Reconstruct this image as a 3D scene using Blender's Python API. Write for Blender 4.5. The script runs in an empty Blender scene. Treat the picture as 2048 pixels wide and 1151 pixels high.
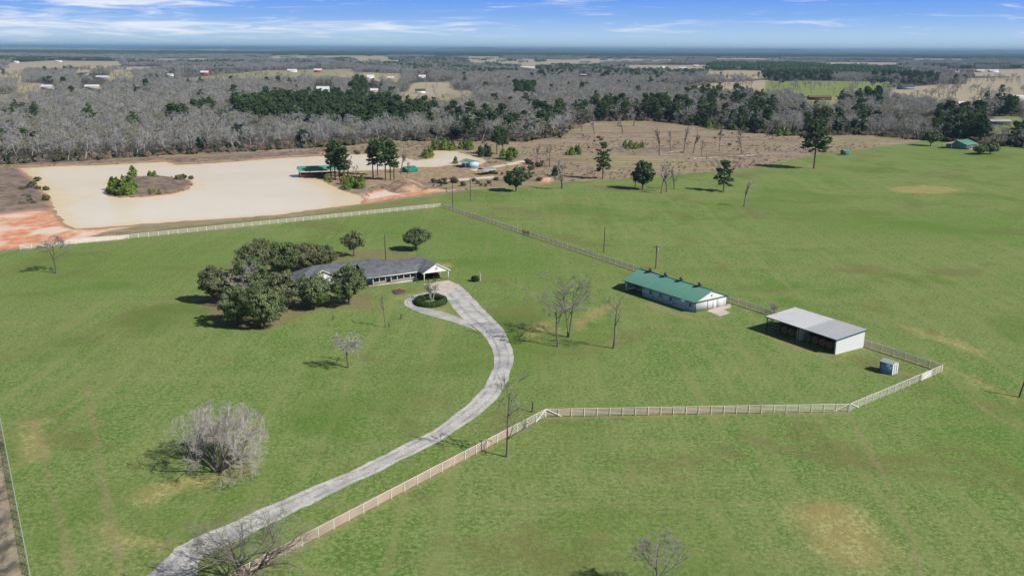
import bpy, math, random
import numpy as np
from mathutils import Vector, Matrix
random.seed(7)
R = math.radians

# ------------------------------------------------------------------ camera, world, sun, exposure
scene = bpy.context.scene
C = scene.collection
FPX, HCAM, ROLL = 1760.0, 58.0, R(-0.30)
PITCH = math.atan(477.0 / FPX)
cam_d = bpy.data.cameras.new("camera")
cam_d.sensor_width = 36.0
cam_d.lens = FPX / 2048 * 36
cam_d.clip_start, cam_d.clip_end = 0.5, 120000
cam = bpy.data.objects.new("camera", cam_d)
C.objects.link(cam)
cam.location = (0, 0, HCAM)
cam.rotation_euler = (Matrix.Rotation(R(90) - PITCH, 4, 'X') @ Matrix.Rotation(-ROLL, 4, 'Z')).to_euler()
scene.camera = cam

SUN_EL, SUN_XY = R(40), (0.88, -0.475)
SUN_ROT = math.atan2(SUN_XY[0], SUN_XY[1])
w = bpy.data.worlds.new("World")
scene.world = w
w.use_nodes = True


class NT:
    """small helper to wire shader nodes"""
    def __init__(s, tree):
        s.t = tree
    def n(s, typ, ins=None, **kw):
        nd = s.t.nodes.new(typ)
        for k, v in kw.items():
            setattr(nd, k, v)
        for k, v in (ins or {}).items():
            s.set(nd.inputs[k], v)
        return nd
    def set(s, sock, v):
        if hasattr(v, 'outputs'):
            v = v.outputs[0]
        if isinstance(v, bpy.types.NodeSocket):
            s.t.links.new(v, sock)
        else:
            if isinstance(v, (tuple, list)) and len(v) == 3 and sock.type == 'RGBA':
                v = (*v, 1)
            sock.default_value = v
    def math(s, op, a, b=0.0, c=0.0):
        nd = s.n('ShaderNodeMath', operation=op)
        s.set(nd.inputs[0], a); s.set(nd.inputs[1], b); s.set(nd.inputs[2], c)
        return nd.outputs[0]
    def sstep(s, v, a, b, lo=0.0, hi=1.0):
        nd = s.n('ShaderNodeMapRange', interpolation_type='SMOOTHSTEP')
        for i, x in enumerate((v, a, b, lo, hi)):
            s.set(nd.inputs[i], x)
        return nd.outputs[0]
    def mix(s, f, a, b, blend='MIX'):
        nd = s.n('ShaderNodeMix', data_type='RGBA', blend_type=blend)
        s.set(nd.inputs[0], f); s.set(nd.inputs[6], a); s.set(nd.inputs[7], b)
        return nd.outputs[2]
    def noise(s, vec, scale, detail=3, rough=0.55, dist=0.0):
        nd = s.n('ShaderNodeTexNoise', {'Scale': scale, 'Detail': detail, 'Roughness': rough, 'Distortion': dist})
        if vec is not None:
            s.set(nd.inputs['Vector'], vec)
        return nd.outputs[0]
    def mapping(s, vec, scale=(1, 1, 1), rot=(0, 0, 0), loc=(0, 0, 0)):
        return s.n('ShaderNodeMapping', {'Vector': vec, 'Scale': scale, 'Rotation': rot, 'Location': loc}).outputs[0]
    def attr(s, name):
        return s.n('ShaderNodeAttribute', attribute_name=name).outputs['Fac']


nt = NT(w.node_tree)
w.node_tree.nodes.clear()
BG = 0.05
geo = nt.n('ShaderNodeTexCoord').outputs['Generated']
sep = nt.n('ShaderNodeSeparateXYZ', {0: geo})
X, Y, Z = sep.outputs
sky = nt.n('ShaderNodeTexSky', sky_type='NISHITA', sun_disc=False, sun_elevation=SUN_EL, sun_rotation=SUN_ROT)
nt.set(sky.inputs[0], geo)
# the clear winter band of sky near the horizon, and thin cirrus in it
ramp = nt.n('ShaderNodeValToRGB')
cr = ramp.color_ramp
for i, (p, col) in enumerate([(0.0, (.55, .72, .87)), (0.08, (.45, .64, .86)), (0.19, (.23, .43, .84)), (0.32, (.115, .30, .82)), (1.0, (.09, .24, .64))]):
    e = cr.elements[i] if i < 2 else cr.elements.new(p)
    e.position = p; e.color = (*col, 1)
nt.set(ramp.inputs[0], nt.math('MULTIPLY', Z, 5.5))
az = nt.math('DIVIDE', X, nt.math('MAXIMUM', Y, 0.05))
comb = nt.n('ShaderNodeCombineXYZ', {0: nt.math('MULTIPLY', az, 8.5), 1: nt.math('MULTIPLY', Z, 120.0), 2: 0.0})
skew = nt.mapping(comb, rot=(0, 0, R(3)))
c1 = nt.noise(skew, 1.3, 8, 0.64, 0.7)
c2 = nt.noise(nt.mapping(comb, scale=(.33, .5, 1), loc=(3.1, 1.7, 0)), 1.0, 4, 0.5)


def puff(a0, z0, aw, zw, k):
    u = nt.math('DIVIDE', nt.math('SUBTRACT', az, a0), aw)
    v = nt.math('DIVIDE', nt.math('SUBTRACT', Z, z0), zw)
    r2 = nt.math('ADD', nt.math('MULTIPLY', u, u), nt.math('MULTIPLY', v, v))
    return nt.math('MULTIPLY', nt.math('POWER', 2.718, nt.math('MULTIPLY', r2, -1.0)), k)


m = nt.math('ADD', puff(-.42, .046, .13, .015, .32), puff(-.46, .018, .36, .010, .31))
m = nt.math('ADD', m, nt.math('ADD', puff(-.20, .025, .13, .008, .22), puff(-.06, .030, .05, .004, .12)))
m = nt.math('ADD', m, nt.math('ADD', puff(.36, .030, .10, .006, .10), puff(.22, .022, .12, .006, .10)))
thr = nt.math('ADD', nt.math('ADD', nt.math('MULTIPLY_ADD', c1, 1.25, -.125), nt.math('MULTIPLY', nt.math('SUBTRACT', c2, .5), .5)), m)
cloud = nt.math('MULTIPLY', nt.sstep(thr, 0.56, 1.0, 0.0, 0.85), nt.sstep(Z, 0.0, 0.006))
band = nt.mix(cloud, ramp.outputs[0], (.93, .95, 1.0))
bandS = nt.mix(1.0, band, (1 / BG, 1 / BG, 1 / BG), 'MULTIPLY')
full = nt.mix(nt.sstep(Z, 0.075, 0.17), bandS, sky.outputs[0])
bg = nt.n('ShaderNodeBackground', {0: full, 1: BG})
nt.t.links.new(bg.outputs[0], nt.n('ShaderNodeOutputWorld').inputs[0])

sun_d = bpy.data.lights.new("sun", 'SUN')
sun_d.energy = 5.0
sun_d.angle = R(0.5)
sun_d.color = (1.0, 0.955, 0.89)
sun = bpy.data.objects.new("sun", sun_d)
C.objects.link(sun)
sv = Vector((SUN_XY[0] * math.cos(SUN_EL), SUN_XY[1] * math.cos(SUN_EL), math.sin(SUN_EL)))
sun.rotation_euler = sv.to_track_quat('Z', 'Y').to_euler()
scene.view_settings.view_transform = 'Standard'
scene.view_settings.look = 'None'
scene.view_settings.exposure = 0.12
scene.view_settings.gamma = 1.0
scene.cycles.use_denoising = True
scene.cycles.max_bounces = 5
scene.cycles.diffuse_bounces = 2
scene.cycles.transparent_max_bounces = 6
scene.cycles.volume_bounces = 0


# ------------------------------------------------------------------ ground points
def at(x, y, z=0.0):
    """where the sight line through photo pixel (x, y) meets height z: used only to survey positions on the ground"""
    u, v = (x - 1024) / FPX, -(y - 575.5) / FPX
    c, s = math.cos(ROLL), math.sin(ROLL)
    u, v = u * c - v * s, u * s + v * c
    d = (u, math.cos(PITCH) + v * math.sin(PITCH), -math.sin(PITCH) + v * math.cos(PITCH))
    t = (z - HCAM) / d[2]
    return np.array((d[0] * t, d[1] * t))


def proj(XY, z=0.0):
    XY = np.atleast_2d(XY)
    zz = z - HCAM
    D = XY[:, 1] * math.cos(PITCH) - zz * math.sin(PITCH)
    D = np.where(D < 1, 1, D)
    u, v = XY[:, 0] / D, (XY[:, 1] * math.sin(PITCH) + zz * math.cos(PITCH)) / D
    c, s = math.cos(-ROLL), math.sin(-ROLL)
    return np.stack([1024 + (u * c - v * s) * FPX, 575.5 - (u * s + v * c) * FPX], 1)


def gpoly(px):
    return np.array([at(*p) for p in px])


def inside(P, poly):
    x, y = P[:, 0], P[:, 1]
    r = np.zeros(len(P), bool)
    n = len(poly)
    for i in range(n):
        (x1, y1), (x2, y2) = poly[i], poly[(i + 1) % n]
        c = (y1 > y) != (y2 > y)
        xi = (x2 - x1) * (y - y1) / ((y2 - y1) if y2 != y1 else 1e-9) + x1
        r ^= c & (x < xi)
    return r


def sdist(P, poly):
    """signed distance to a polygon, positive inside"""
    d = np.full(len(P), 1e18)
    n = len(poly)
    for i in range(n):
        a, b = np.array(poly[i]), np.array(poly[(i + 1) % n])
        ab = b - a
        t = np.clip(((P - a) @ ab) / max(ab @ ab, 1e-9), 0, 1)
        q = a + t[:, None] * ab
        d = np.minimum(d, ((P - q) ** 2).sum(1))
    d = np.sqrt(d)
    return np.where(inside(P, poly), d, -d)


def curve(pts, n=8):
    """Catmull-Rom through points"""
    P = [np.array(p, float) for p in pts]
    P = [2 * P[0] - P[1]] + P + [2 * P[-1] - P[-2]]
    out = []
    for i in range(1, len(P) - 2):
        for k in range(n):
            t = k / n
            a, b, c, d = P[i - 1:i + 3]
            out.append(.5 * (2 * b + (c - a) * t + (2 * a - 5 * b + 4 * c - d) * t * t + (3 * b - a - 3 * c + d) * t ** 3))
    out.append(P[-2])
    return np.array(out)


def rough_poly(poly, step, amp, rng):
    """a polygon with its edges subdivided and made irregular"""
    out = []
    n = len(poly)
    for i in range(n):
        a, b = poly[i], poly[(i + 1) % n]
        L = np.linalg.norm(b - a)
        k = max(1, int(L / step))
        nr = np.array([-(b - a)[1], (b - a)[0]]) / max(L, 1e-6)
        for j in range(k):
            out.append(a + (b - a) * j / k + nr * rng.normal(0, amp) * (j > 0))
    return np.array(out)


# ------------------------------------------------------------------ geometry helpers
class G:
    """collects vertices and faces; becomes ONE mesh"""
    def __init__(s):
        s.v, s.f, s.a, s.n = [], [], [], 0
    def add(s, V, F, tint=None):
        V = np.asarray(V, float).reshape(-1, 3)
        F = np.asarray(F, int)
        s.v.append(V)
        s.f.append(F + s.n)
        s.a.append(np.full(len(V), .5) if tint is None else np.asarray(tint, float))
        s.n += len(V)
        return s
    def box(s, c, size, rot=0.0, taper=1.0):
        x, y, z = np.array(size) / 2
        b = np.array([[-x, -y, -z], [x, -y, -z], [x, y, -z], [-x, y, -z], [-x * taper, -y * taper, z], [x * taper, -y * taper, z], [x * taper, y * taper, z], [-x * taper, y * taper, z]])
        if rot:
            c_, s_ = math.cos(rot), math.sin(rot)
            b = b @ np.array([[c_, s_, 0], [-s_, c_, 0], [0, 0, 1]])
        return s.add(b + np.array(c), [[0, 3, 2, 1], [4, 5, 6, 7], [0, 1, 5, 4], [1, 2, 6, 5], [2, 3, 7, 6], [3, 0, 4, 7]])
    def poly(s, pts):
        return s.add(pts, [list(range(len(pts)))])
    def prism(s, pts, dv):
        """closed polygon pts (any plane) swept by dv"""
        n = len(pts)
        P = np.array(pts, float)
        s.add(np.vstack([P, P + np.array(dv)]), np.array([[i, (i + 1) % n, n + (i + 1) % n, n + i] for i in range(n)]))
        s.add(P, [list(range(n))[::-1]])
        return s.add(P + np.array(dv), [list(range(n))])
    def tube(s, pts, rad, k=8, cap=True):
        V, F = tubes(np.array([pts], float), np.array([np.broadcast_to(rad, len(pts))], float), k)
        s.add(V, F)
        if cap:
            n = len(pts)
            s.add(V[:k], [list(range(k))[::-1]])
            s.add(V[(n - 1) * k:], [list(range(k))])
        return s
    def mesh(s, name, mats, smooth=False):
        me = bpy.data.meshes.new(name)
        if not s.v:
            return me
        V = np.vstack(s.v)
        loops, starts, st = [], [], 0
        for F in s.f:
            k = F.shape[1]
            loops.append(F.ravel())
            starts.append(st + np.arange(len(F)) * k)
            st += F.size
        loops = np.concatenate(loops); starts = np.concatenate(starts)
        me.vertices.add(len(V)); me.vertices.foreach_set('co', V.ravel())
        me.loops.add(len(loops)); me.loops.foreach_set('vertex_index', loops.astype(np.int32))
        me.polygons.add(len(starts)); me.polygons.foreach_set('loop_start', starts.astype(np.int32))
        me.update(calc_edges=True)
        at_ = me.attributes.new('tint', 'FLOAT', 'POINT')
        at_.data.foreach_set('value', np.concatenate(s.a).astype(np.float32))
        for m in (mats if isinstance(mats, (list, tuple)) else [mats]):
            me.materials.append(m)
        if smooth:
            me.polygons.foreach_set('use_smooth', np.ones(len(starts), bool))
        me.validate()
        return me


def tubes(P, Rr, k):
    """N polylines at once: P (N,m,3), Rr (N,m) -> verts, quads"""
    N, m, _ = P.shape
    d = P[:, -1] - P[:, 0]
    d /= np.maximum(np.linalg.norm(d, axis=1, keepdims=True), 1e-6)
    ref = np.where(np.abs(d[:, 2:3]) > .9, np.array([[1., 0, 0]]), np.array([[0, 0, 1.]]))
    a = np.cross(d, ref); a /= np.linalg.norm(a, axis=1, keepdims=True)
    b = np.cross(d, a)
    ang = np.arange(k) * 2 * math.pi / k
    off = a[:, None, None, :] * np.cos(ang)[None, None, :, None] + b[:, None, None, :] * np.sin(ang)[None, None, :, None]
    V = P[:, :, None, :] + off * Rr[:, :, None, None]
    idx = np.arange(N * m * k).reshape(N, m, k)
    q = np.stack([idx[:, :-1], np.roll(idx, -1, 2)[:, :-1], np.roll(idx, -1, 2)[:, 1:], idx[:, 1:]], -1)
    return V.reshape(-1, 3), q.reshape(-1, 4)


def obj(name, me, parent=None, loc=None):
    o = bpy.data.objects.new(name, me)
    C.objects.link(o)
    if parent is not None:
        o.parent = parent
    if loc is not None:
        o.location = loc
    return o


def tag(o, label=None, cat=None, group=None, kind=None):
    for k, v in (('label', label), ('category', cat), ('group', group), ('kind', kind)):
        if v:
            o[k] = v
    return o


def thing(name, label, cat, xy, rz=0.0, group=None, z=0.0):
    o = obj(name, None, loc=(xy[0], xy[1], z))
    o.rotation_euler = (0, 0, rz)
    o.empty_display_size = 0.5
    return tag(o, label, cat, group)


def part(name, g, m, parent, smooth=False):
    return obj(name, g.mesh(name, m, smooth), parent)


# ------------------------------------------------------------------ materials
def new_mat(name):
    m = bpy.data.materials.new(name)
    m.use_nodes = True
    m.node_tree.nodes.clear()
    t = NT(m.node_tree)
    p = t.n('ShaderNodeBsdfPrincipled')
    t.t.links.new(p.outputs[0], t.n('ShaderNodeOutputMaterial').inputs[0])
    return m, t, p


def paint(name, col, rough=.6, var=.25, scale=1.5, metal=0.0, dirt=None, bump=0.0, stretch=(1, 1, 1), spec=.4):
    m, t, p = new_mat(name)
    co = t.mapping(t.n('ShaderNodeTexCoord').outputs['Object'], scale=stretch)
    n1 = t.noise(co, scale, 5, .6)
    c = t.mix(t.sstep(n1, .3, .7), tuple(x * (1 - var) for x in col), tuple(min(1, x * (1 + var)) for x in col))
    if dirt:
        n2 = t.noise(t.mapping(co, loc=(7, 3, 1)), scale * .45, 6, .7)
        c = t.mix(t.sstep(n2, dirt[1], dirt[1] + .14, 0, dirt[2]), c, dirt[0])
    t.set(p.inputs['Base Color'], c)
    p.inputs['Roughness'].default_value = rough
    p.inputs['Metallic'].default_value = metal
    p.inputs['Specular IOR Level'].default_value = spec
    if bump:
        t.set(p.inputs['Normal'], t.n('ShaderNodeBump', {'Height': n1, 'Strength': bump, 'Distance': .05}))
    return m


def ribbed(name, col, axis, pitch=.23, rough=.45, var=.1, dirt=None, metal=0.0, strength=.6):
    """sheet metal with standing ribs across one axis of the part"""
    m, t, p = new_mat(name)
    co = t.n('ShaderNodeTexCoord').outputs['Object']
    s = t.n('ShaderNodeSeparateXYZ', {0: co}).outputs[axis]
    wv = t.math('ABSOLUTE', t.math('SUBTRACT', t.math('FRACT', t.math('DIVIDE', s, pitch)), .5))
    n1 = t.noise(co, .9, 5, .65)
    sheet = t.noise(t.n('ShaderNodeCombineXYZ', {0: t.math('FLOOR', t.math('DIVIDE', s, pitch * 4)), 1: 3.3, 2: 1.7}).outputs[0], 3.1, 0)
    k = t.math('ADD', t.math('MULTIPLY', n1, var * 2), t.math('MULTIPLY', sheet, var * 1.6))
    c = t.mix(t.math('SUBTRACT', k, var * .8), tuple(x * .82 for x in col), tuple(min(1, x * 1.2) for x in col))
    if dirt:
        n2 = t.noise(t.mapping(co, scale=(1, 1, .3)), .6, 6, .7)
        c = t.mix(t.sstep(n2, dirt[1], dirt[1] + .12, 0, dirt[2]), c, dirt[0])
    t.set(p.inputs['Base Color'], c)
    p.inputs['Roughness'].default_value = rough
    p.inputs['Metallic'].default_value = metal
    p.inputs['Specular IOR Level'].default_value = .35
    t.set(p.inputs['Normal'], t.n('ShaderNodeBump', {'Height': t.sstep(wv, .3, .5), 'Strength': strength, 'Distance': .05}))
    return m


def leafmat(name, dark, light, rough=.6, inst=.35, trans=.25):
    m, t, p = new_mat(name)
    a = t.attr('tint')
    rnd = t.n('ShaderNodeObjectInfo').outputs['Random']
    f = t.math('ADD', t.math('MULTIPLY', a, 1 - inst), t.math('MULTIPLY', rnd, inst))
    c = t.mix(f, dark, light)
    t.set(p.inputs['Base Color'], c)
    p.inputs['Roughness'].default_value = rough
    p.inputs['Specular IOR Level'].default_value = .25
    if trans:
        tr = t.n('ShaderNodeBsdfTranslucent', {0: c})
        mx = t.n('ShaderNodeMixShader', {0: trans})
        t.t.links.new(p.outputs[0], mx.inputs[1]); t.t.links.new(tr.outputs[0], mx.inputs[2])
        o = [n for n in t.t.nodes if n.type == 'OUTPUT_MATERIAL'][0]
        t.t.links.new(mx.outputs[0], o.inputs[0])
    return m


M = dict(
    white=paint('white_paint', (.80, .80, .79), .5, .06, .8, dirt=((.45, .38, .3), .62, .5)),
    fbright=paint('weathered_white_pipe', (.88, .85, .82), .55, .05, .4),
    rust=paint('rusted_pipe', (.40, .215, .12), .8, .35, .5),
    fwhite=paint('fence_white', (.78, .745, .69), .55, .08, .4, dirt=((.45, .29, .2), .58, .55)),
    bluewall=paint('blue_grey_siding', (.17, .24, .29), .6, .12, .6, stretch=(1, 1, 6)),
    shingle=paint('grey_shingle', (.125, .134, .152), .85, .30, .9, dirt=((.17, .16, .15), .5, .6), bump=.5),
    trim=paint('white_trim', (.69, .69, .675), .5, .05, 1.0),
    glass=paint('dark_glass', (.025, .03, .035), .12, .2, .5, spec=.8),
    concrete=paint('concrete', (.50, .44, .38), .85, .14, .5, dirt=((.3, .26, .22), .58, .5)),
    green_roof=ribbed('green_metal_roof', (.135, .330, .255), 0, .3, .5, .16, dirt=((.12, .25, .20), .55, .5)),
    green_roof_y=ribbed('green_metal_roof_side', (.135, .330, .255), 1, .3, .5, .16, dirt=((.12, .25, .20), .55, .5)),
    white_metal=ribbed('white_metal_siding', (.74, .76, .78), 1, .3, .5, .05),
    white_metal_shade_x=ribbed('white_siding_shade_blue', (.48, .64, .85), 0, .3, .5, .05),  # white siding with the blue of open shade put into its colour
    galv=ribbed('weathered_galvanised_roof', (.68, .69, .695), 0, .8, .45, .12, dirt=((.46, .48, .49), .52, .7), strength=.35),
    galv_new=ribbed('dull_galvanised_roof', (.50, .51, .54), 0, .8, .45, .12, dirt=((.52, .52, .5), .52, .5), strength=.35),
    trimgreen=paint('dark_green_trim', (.03, .10, .09), .5, .15, 1),
    dark=paint('dark_interior', (.02, .02, .02), .9, .2, 1),
    post=paint('weathered_pole', (.10, .078, .058), .85, .25, .7, stretch=(3, 3, .4)),
    steel=paint('vent_steel', (.12, .12, .125), .45, .2, 2, metal=.4),
    bark=paint('grey_bark', (.125, .112, .098), .9, .3, 1.2, bump=.6, stretch=(2, 2, .4)),
    barkdark=paint('dark_bark', (.085, .07, .055), .9, .3, 1.2, bump=.6, stretch=(2, 2, .4)),
    barkpale=paint('pale_bark', (.42, .39, .35), .85, .22, 1.0, stretch=(2, 2, .4)),
    barkred=paint('pine_bark', (.115, .075, .055), .9, .3, 1.2, stretch=(2, 2, .4)),
    twig=leafmat('grey_twigs', (.16, .145, .13), (.40, .37, .35), .9, .3, 0),
    twigsilver=leafmat('silver_twigs', (.27, .245, .225), (.60, .56, .53), .9, .2, 0),
    twigmid=leafmat('green_grey_twigs', (.15, .155, .11), (.32, .31, .24), .9, .3, 0),
    twigolive=leafmat('woodland_twigs_olive', (.14, .145, .105), (.42, .415, .315), .9, .40, 0),
    twigwood=leafmat('woodland_twigs', (.172, .172, .174), (.51, .505, .50), .9, .45, 0),
    oak=leafmat('live_oak_leaves', (.060, .096, .036), (.215, .270, .120), .55, .15, .2),
    oakbrown=leafmat('oak_leaves_brownish', (.072, .090, .042), (.240, .262, .135), .6, .15, .2),
    pine=leafmat('pine_needles', (.032, .064, .026), (.125, .190, .072), .6, .3, .15),
    cedar=leafmat('cedar_foliage', (.020, .040, .022), (.080, .120, .062), .65, .4, .12),
    seedling=leafmat('young_pine_needles', (.062, .118, .024), (.235, .330, .070), .6, .35, .2),
    shrub=leafmat('olive_shrub_leaves', (.07, .075, .04), (.20, .20, .11), .7, .4, .2),
    hedge=leafmat('clipped_hedge_leaves', (.022, .045, .012), (.085, .145, .032), .55, .1, .2),
    brush=leafmat('dead_weed_stems', (.20, .145, .115), (.46, .37, .29), .9, .3, 0),
    hay=paint('hay', (.16, .12, .065), .95, .35, 3, bump=.8),
    dirtmound=paint('mixed_dirt', (.40, .26, .18), .95, .35, .25, dirt=((.16, .12, .085), .48, .8), bump=1.0),
    black=paint('black_paint', (.018, .018, .02), .3, .2, 1),
    red=paint('red_siding', (.42, .055, .05), .6, .15, .1),
    redpipe=paint('red_brown_steel', (.34, .10, .06), .7, .2, .5),
    tan=paint('tan_wall', (.46, .37, .29), .8, .12, .1),
    greywall=paint('grey_wall', (.35, .36, .38), .7, .12, .1),
    roofdark=paint('dark_roof', (.07, .07, .075), .8, .2, .1),
    rooflight=paint('pale_metal_roof', (.66, .68, .70), .4, .1, .1),
    deck=paint('brown_deck', (.17, .10, .065), .8, .25, .6),
    teal=ribbed('teal_metal', (.03, .26, .20), 0, .4, .5, .12),
    grey_green=ribbed('faded_green_metal', (.36, .43, .38), 0, .4, .5, .12),
    shade_blue_metal=ribbed('shade_blue_siding', (.24, .44, .70), 0, .3, .5, .1),  # blue cast of shaded white walls painted as base colour
    mulch=paint('red_brown_mulch', (.11, .06, .045), .95, .35, 3, bump=.8),
    stone=paint('dark_stone', (.05, .05, .045), .9, .3, 2, bump=.6),
    log=paint('bleached_log', (.40, .36, .31), .9, .2, 1.0),
)

# ------------------------------------------------------------------ surveyed outlines (photo pixels -> ground)
rg = np.random.default_rng(3)
POND = gpoly([(36, 347), (110, 342), (200, 339), (330, 331), (352, 337), (385, 335), (470, 329), (560, 321), (642, 316), (733, 311), (780, 313), (815, 320), (829, 323),
              (862, 316), (866, 309), (850, 304), (900, 302), (940, 312), (968, 321), (962, 330), (930, 329), (905, 331), (870, 336), (823, 337), (780, 341), (740, 344), (690, 346), (645, 350),
              (632, 358), (645, 368), (664, 377), (690, 387), (716, 394), (725, 403), (720, 411), (660, 419), (560, 434), (470, 442), (400, 447), (300, 455), (200, 464), (150, 467),
              (130, 458), (112, 435), (98, 405), (80, 388), (62, 365), (46, 355)])
ISLAND = gpoly([(212, 401), (207, 386), (225, 371), (262, 362), (305, 360), (345, 362), (378, 367), (385, 375), (375, 387), (340, 396), (290, 402), (240, 404)])
WOODEDGE_PX = [(-900, 330), (-300, 343), (0, 339), (150, 331), (240, 324), (400, 312), (560, 303), (700, 294), (780, 283), (900, 284), (960, 283), (1040, 283), (1110, 272), (1135, 252), (1170, 241), (1300, 238), (1420, 251), (1530, 263), (1600, 266), (1700, 262), (1760, 264), (1850, 272), (1960, 277), (2048, 284), (2300, 300), (2900, 330)]
WOODEDGE = gpoly(WOODEDGE_PX)
PASTURE_TOP = [(-1500, 640), (-200, 530), (0, 516), (40, 509), (180, 488), (330, 464), (470, 447), (600, 436), (720, 414), (800, 402), (890, 387), (960, 378), (1060, 374), (1110, 364), (1200, 358), (1290, 352), (1400, 341), (1500, 331), (1560, 317), (1640, 301), (1720, 291), (1790, 281), (1850, 273), (1960, 276), (2048, 283), (2300, 298), (2900, 328)]
BROWN = np.vstack([gpoly(PASTURE_TOP), WOODEDGE[::-1]])
FIELDS_PX = [  # visible clearings beyond the woods: outline, colour (0 straw, 1 green)
    ([(-60, 152), (42, 153), (45, 166), (-60, 172)], 0), ([(0, 137), (100, 131), (248, 131), (248, 138), (110, 144), (0, 147)], 0), ([(215, 154), (262, 152), (266, 163), (213, 164)], .2),
    ([(30, 178), (82, 176), (84, 190), (28, 191)], .2), ([(-40, 199), (52, 199), (52, 207), (-40, 208)], .4), ([(355, 155), (520, 147), (705, 141), (705, 153), (560, 160), (355, 163)], .5),
    ([(620, 147), (800, 149), (800, 158), (620, 157)], .2), ([(525, 118), (560, 113), (775, 111), (775, 117), (640, 120), (525, 122)], 0), ([(925, 118), (1000, 117), (1200, 119), (1205, 126), (1000, 128), (935, 126)], 0),
    ([(820, 168), (902, 164), (902, 178), (800, 184)], 0), ([(775, 188), (942, 182), (945, 196), (810, 199)], .3), ([(1330, 171), (1420, 162), (1540, 154), (1540, 171), (1330, 176)], 0), ([(1440, 136), (1535, 137), (1530, 145), (1440, 146)], 0),
    ([(1500, 158), (1640, 155), (1785, 156), (1765, 173), (1500, 174)], 1), ([(1780, 168), (1880, 160), (2150, 157), (2150, 184), (1890, 186), (1770, 178)], .05), ([(1930, 147), (2120, 141), (2120, 156), (1925, 158)], 0),
    ([(1885, 130), (2080, 127), (2080, 136), (1885, 137)], 0), ([(1405, 138), (1440, 137), (1440, 144), (1405, 145)], 0), ([(1150, 116), (1340, 115), (1345, 119), (1150, 121)], 0), ([(1985, 224), (2048, 222), (2060, 234), (1985, 235)], .8),
    ([(120, 143), (330, 141), (330, 145), (120, 147)], 0), ([(1240, 128), (1420, 126), (1420, 133), (1240, 135)], .1), ([(700, 120), (780, 119), (780, 126), (700, 127)], .1), ([(1600, 190), (1680, 188), (1680, 196), (1600, 196)], .6), ([(1640, 118), (1800, 117), (1800, 121), (1640, 122)], 0), ([(1180, 108), (1330, 107), (1330, 110), (1180, 111)], 0), ([(860, 112), (1000, 111), (1000, 114), (860, 115)], 0), ([(1420, 112), (1560, 111), (1560, 114.5), (1420, 115)], 0), ([(300, 125), (420, 123), (420, 127), (300, 129)], 0),
    ([(1815, 108), (1925, 107), (1925, 111), (1815, 112)], 0)]

# ------------------------------------------------------------------ the ground: one sheet to the horizon
TH = np.unique(np.concatenate([np.linspace(-180, -62, 40), np.linspace(-62, -36, 60), np.linspace(-36, 36, 430), np.linspace(36, 62, 60), np.linspace(62, 180, 40)[:-1]]))
RADII = np.concatenate([np.linspace(20, 70, 8), 70 * (900 / 70) ** (np.linspace(0, 1, 330)[1:]), 900 * (60000 / 900) ** (np.linspace(0, 1, 110)[1:])])
tt, rr = np.meshgrid(R(1) * TH, RADII)
GX, GY = rr * np.sin(tt), rr * np.cos(tt)
nr, na = GX.shape
GP = np.stack([GX.ravel(), GY.ravel()], 1)
near = (np.hypot(GP[:, 0], GP[:, 1]) < 900) & (GP[:, 1] > 0)


def zone(polys, soft, only_near=True, grow=0.0):
    """0..1 cover mask of a ground cover, 0.5 on its outline, softened over soft metres"""
    out = np.zeros(len(GP))
    sel = near if only_near else (GP[:, 1] > 0)
    for p in polys:
        s = np.clip(.5 + (sdist(GP[sel], p) + grow) / (2 * soft), 0, 1)
        out[sel] = np.maximum(out[sel], s)
    return out


z_brown = zone([BROWN], 5)
woodp = np.vstack([WOODEDGE, [[60000, WOODEDGE[-1][1]], [60000, 60000], [-60000, 60000], [-60000, WOODEDGE[0][1]]]])
z_wood = np.clip(.5 + sdist(GP, woodp) / 12, 0, 1)
far_uv = proj(GP)
z_field = np.zeros(len(GP)); z_fgreen = np.zeros(len(GP))
for px, gr in FIELDS_PX:
    px2 = [(x, y) for x, y in px]
    ymid = np.mean([p[1] for p in px])
    px2 = [(x, y + (.16 * (y - 97) if y > ymid else 0)) for x, y in px2]
    pg = gpoly(px2)
    sz = max(3.0, .04 * np.hypot(*pg.mean(0)) * .2)
    k = np.clip(.5 + sdist(GP, pg) / (2 * sz), 0, 1)
    z_fgreen = np.where(k > z_field, gr, z_fgreen)
    z_field = np.maximum(z_field, k)
RED = [[(-300, 520), (-300, 455), (0, 436), (60, 428), (100, 432), (128, 452), (150, 467), (200, 466), (270, 459), (250, 463), (210, 471), (180, 480), (160, 488), (60, 500), (0, 512)],
       [(718, 394), (735, 387), (770, 380), (800, 384), (850, 380), (880, 379), (890, 383), (800, 397), (722, 411)],
       [(1075, 356), (1110, 354), (1100, 362), (1080, 366)]]
z_red = zone([gpoly(p) for p in RED], 4)
z_tan = zone([gpoly([(632, 360), (650, 348), (740, 343), (830, 336), (905, 330), (960, 329), (1040, 322), (1060, 330), (1050, 345), (960, 356), (880, 362), (760, 372), (700, 384), (664, 376)])], 4)
z_sand = zone([gpoly(p) for p in ([(1008, 327), (1050, 319), (1054, 325), (1012, 331)], [(60, 470), (110, 462), (150, 468), (100, 478), (55, 480)], [(150, 484), (260, 478), (250, 486), (140, 496), (90, 500)], [(940, 340), (1010, 328), (1012, 331), (946, 343)],
                                  [(880, 362), (990, 352), (985, 356), (880, 366)], [(730, 392), (800, 376), (850, 379), (790, 392), (735, 402)])], 3)
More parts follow.
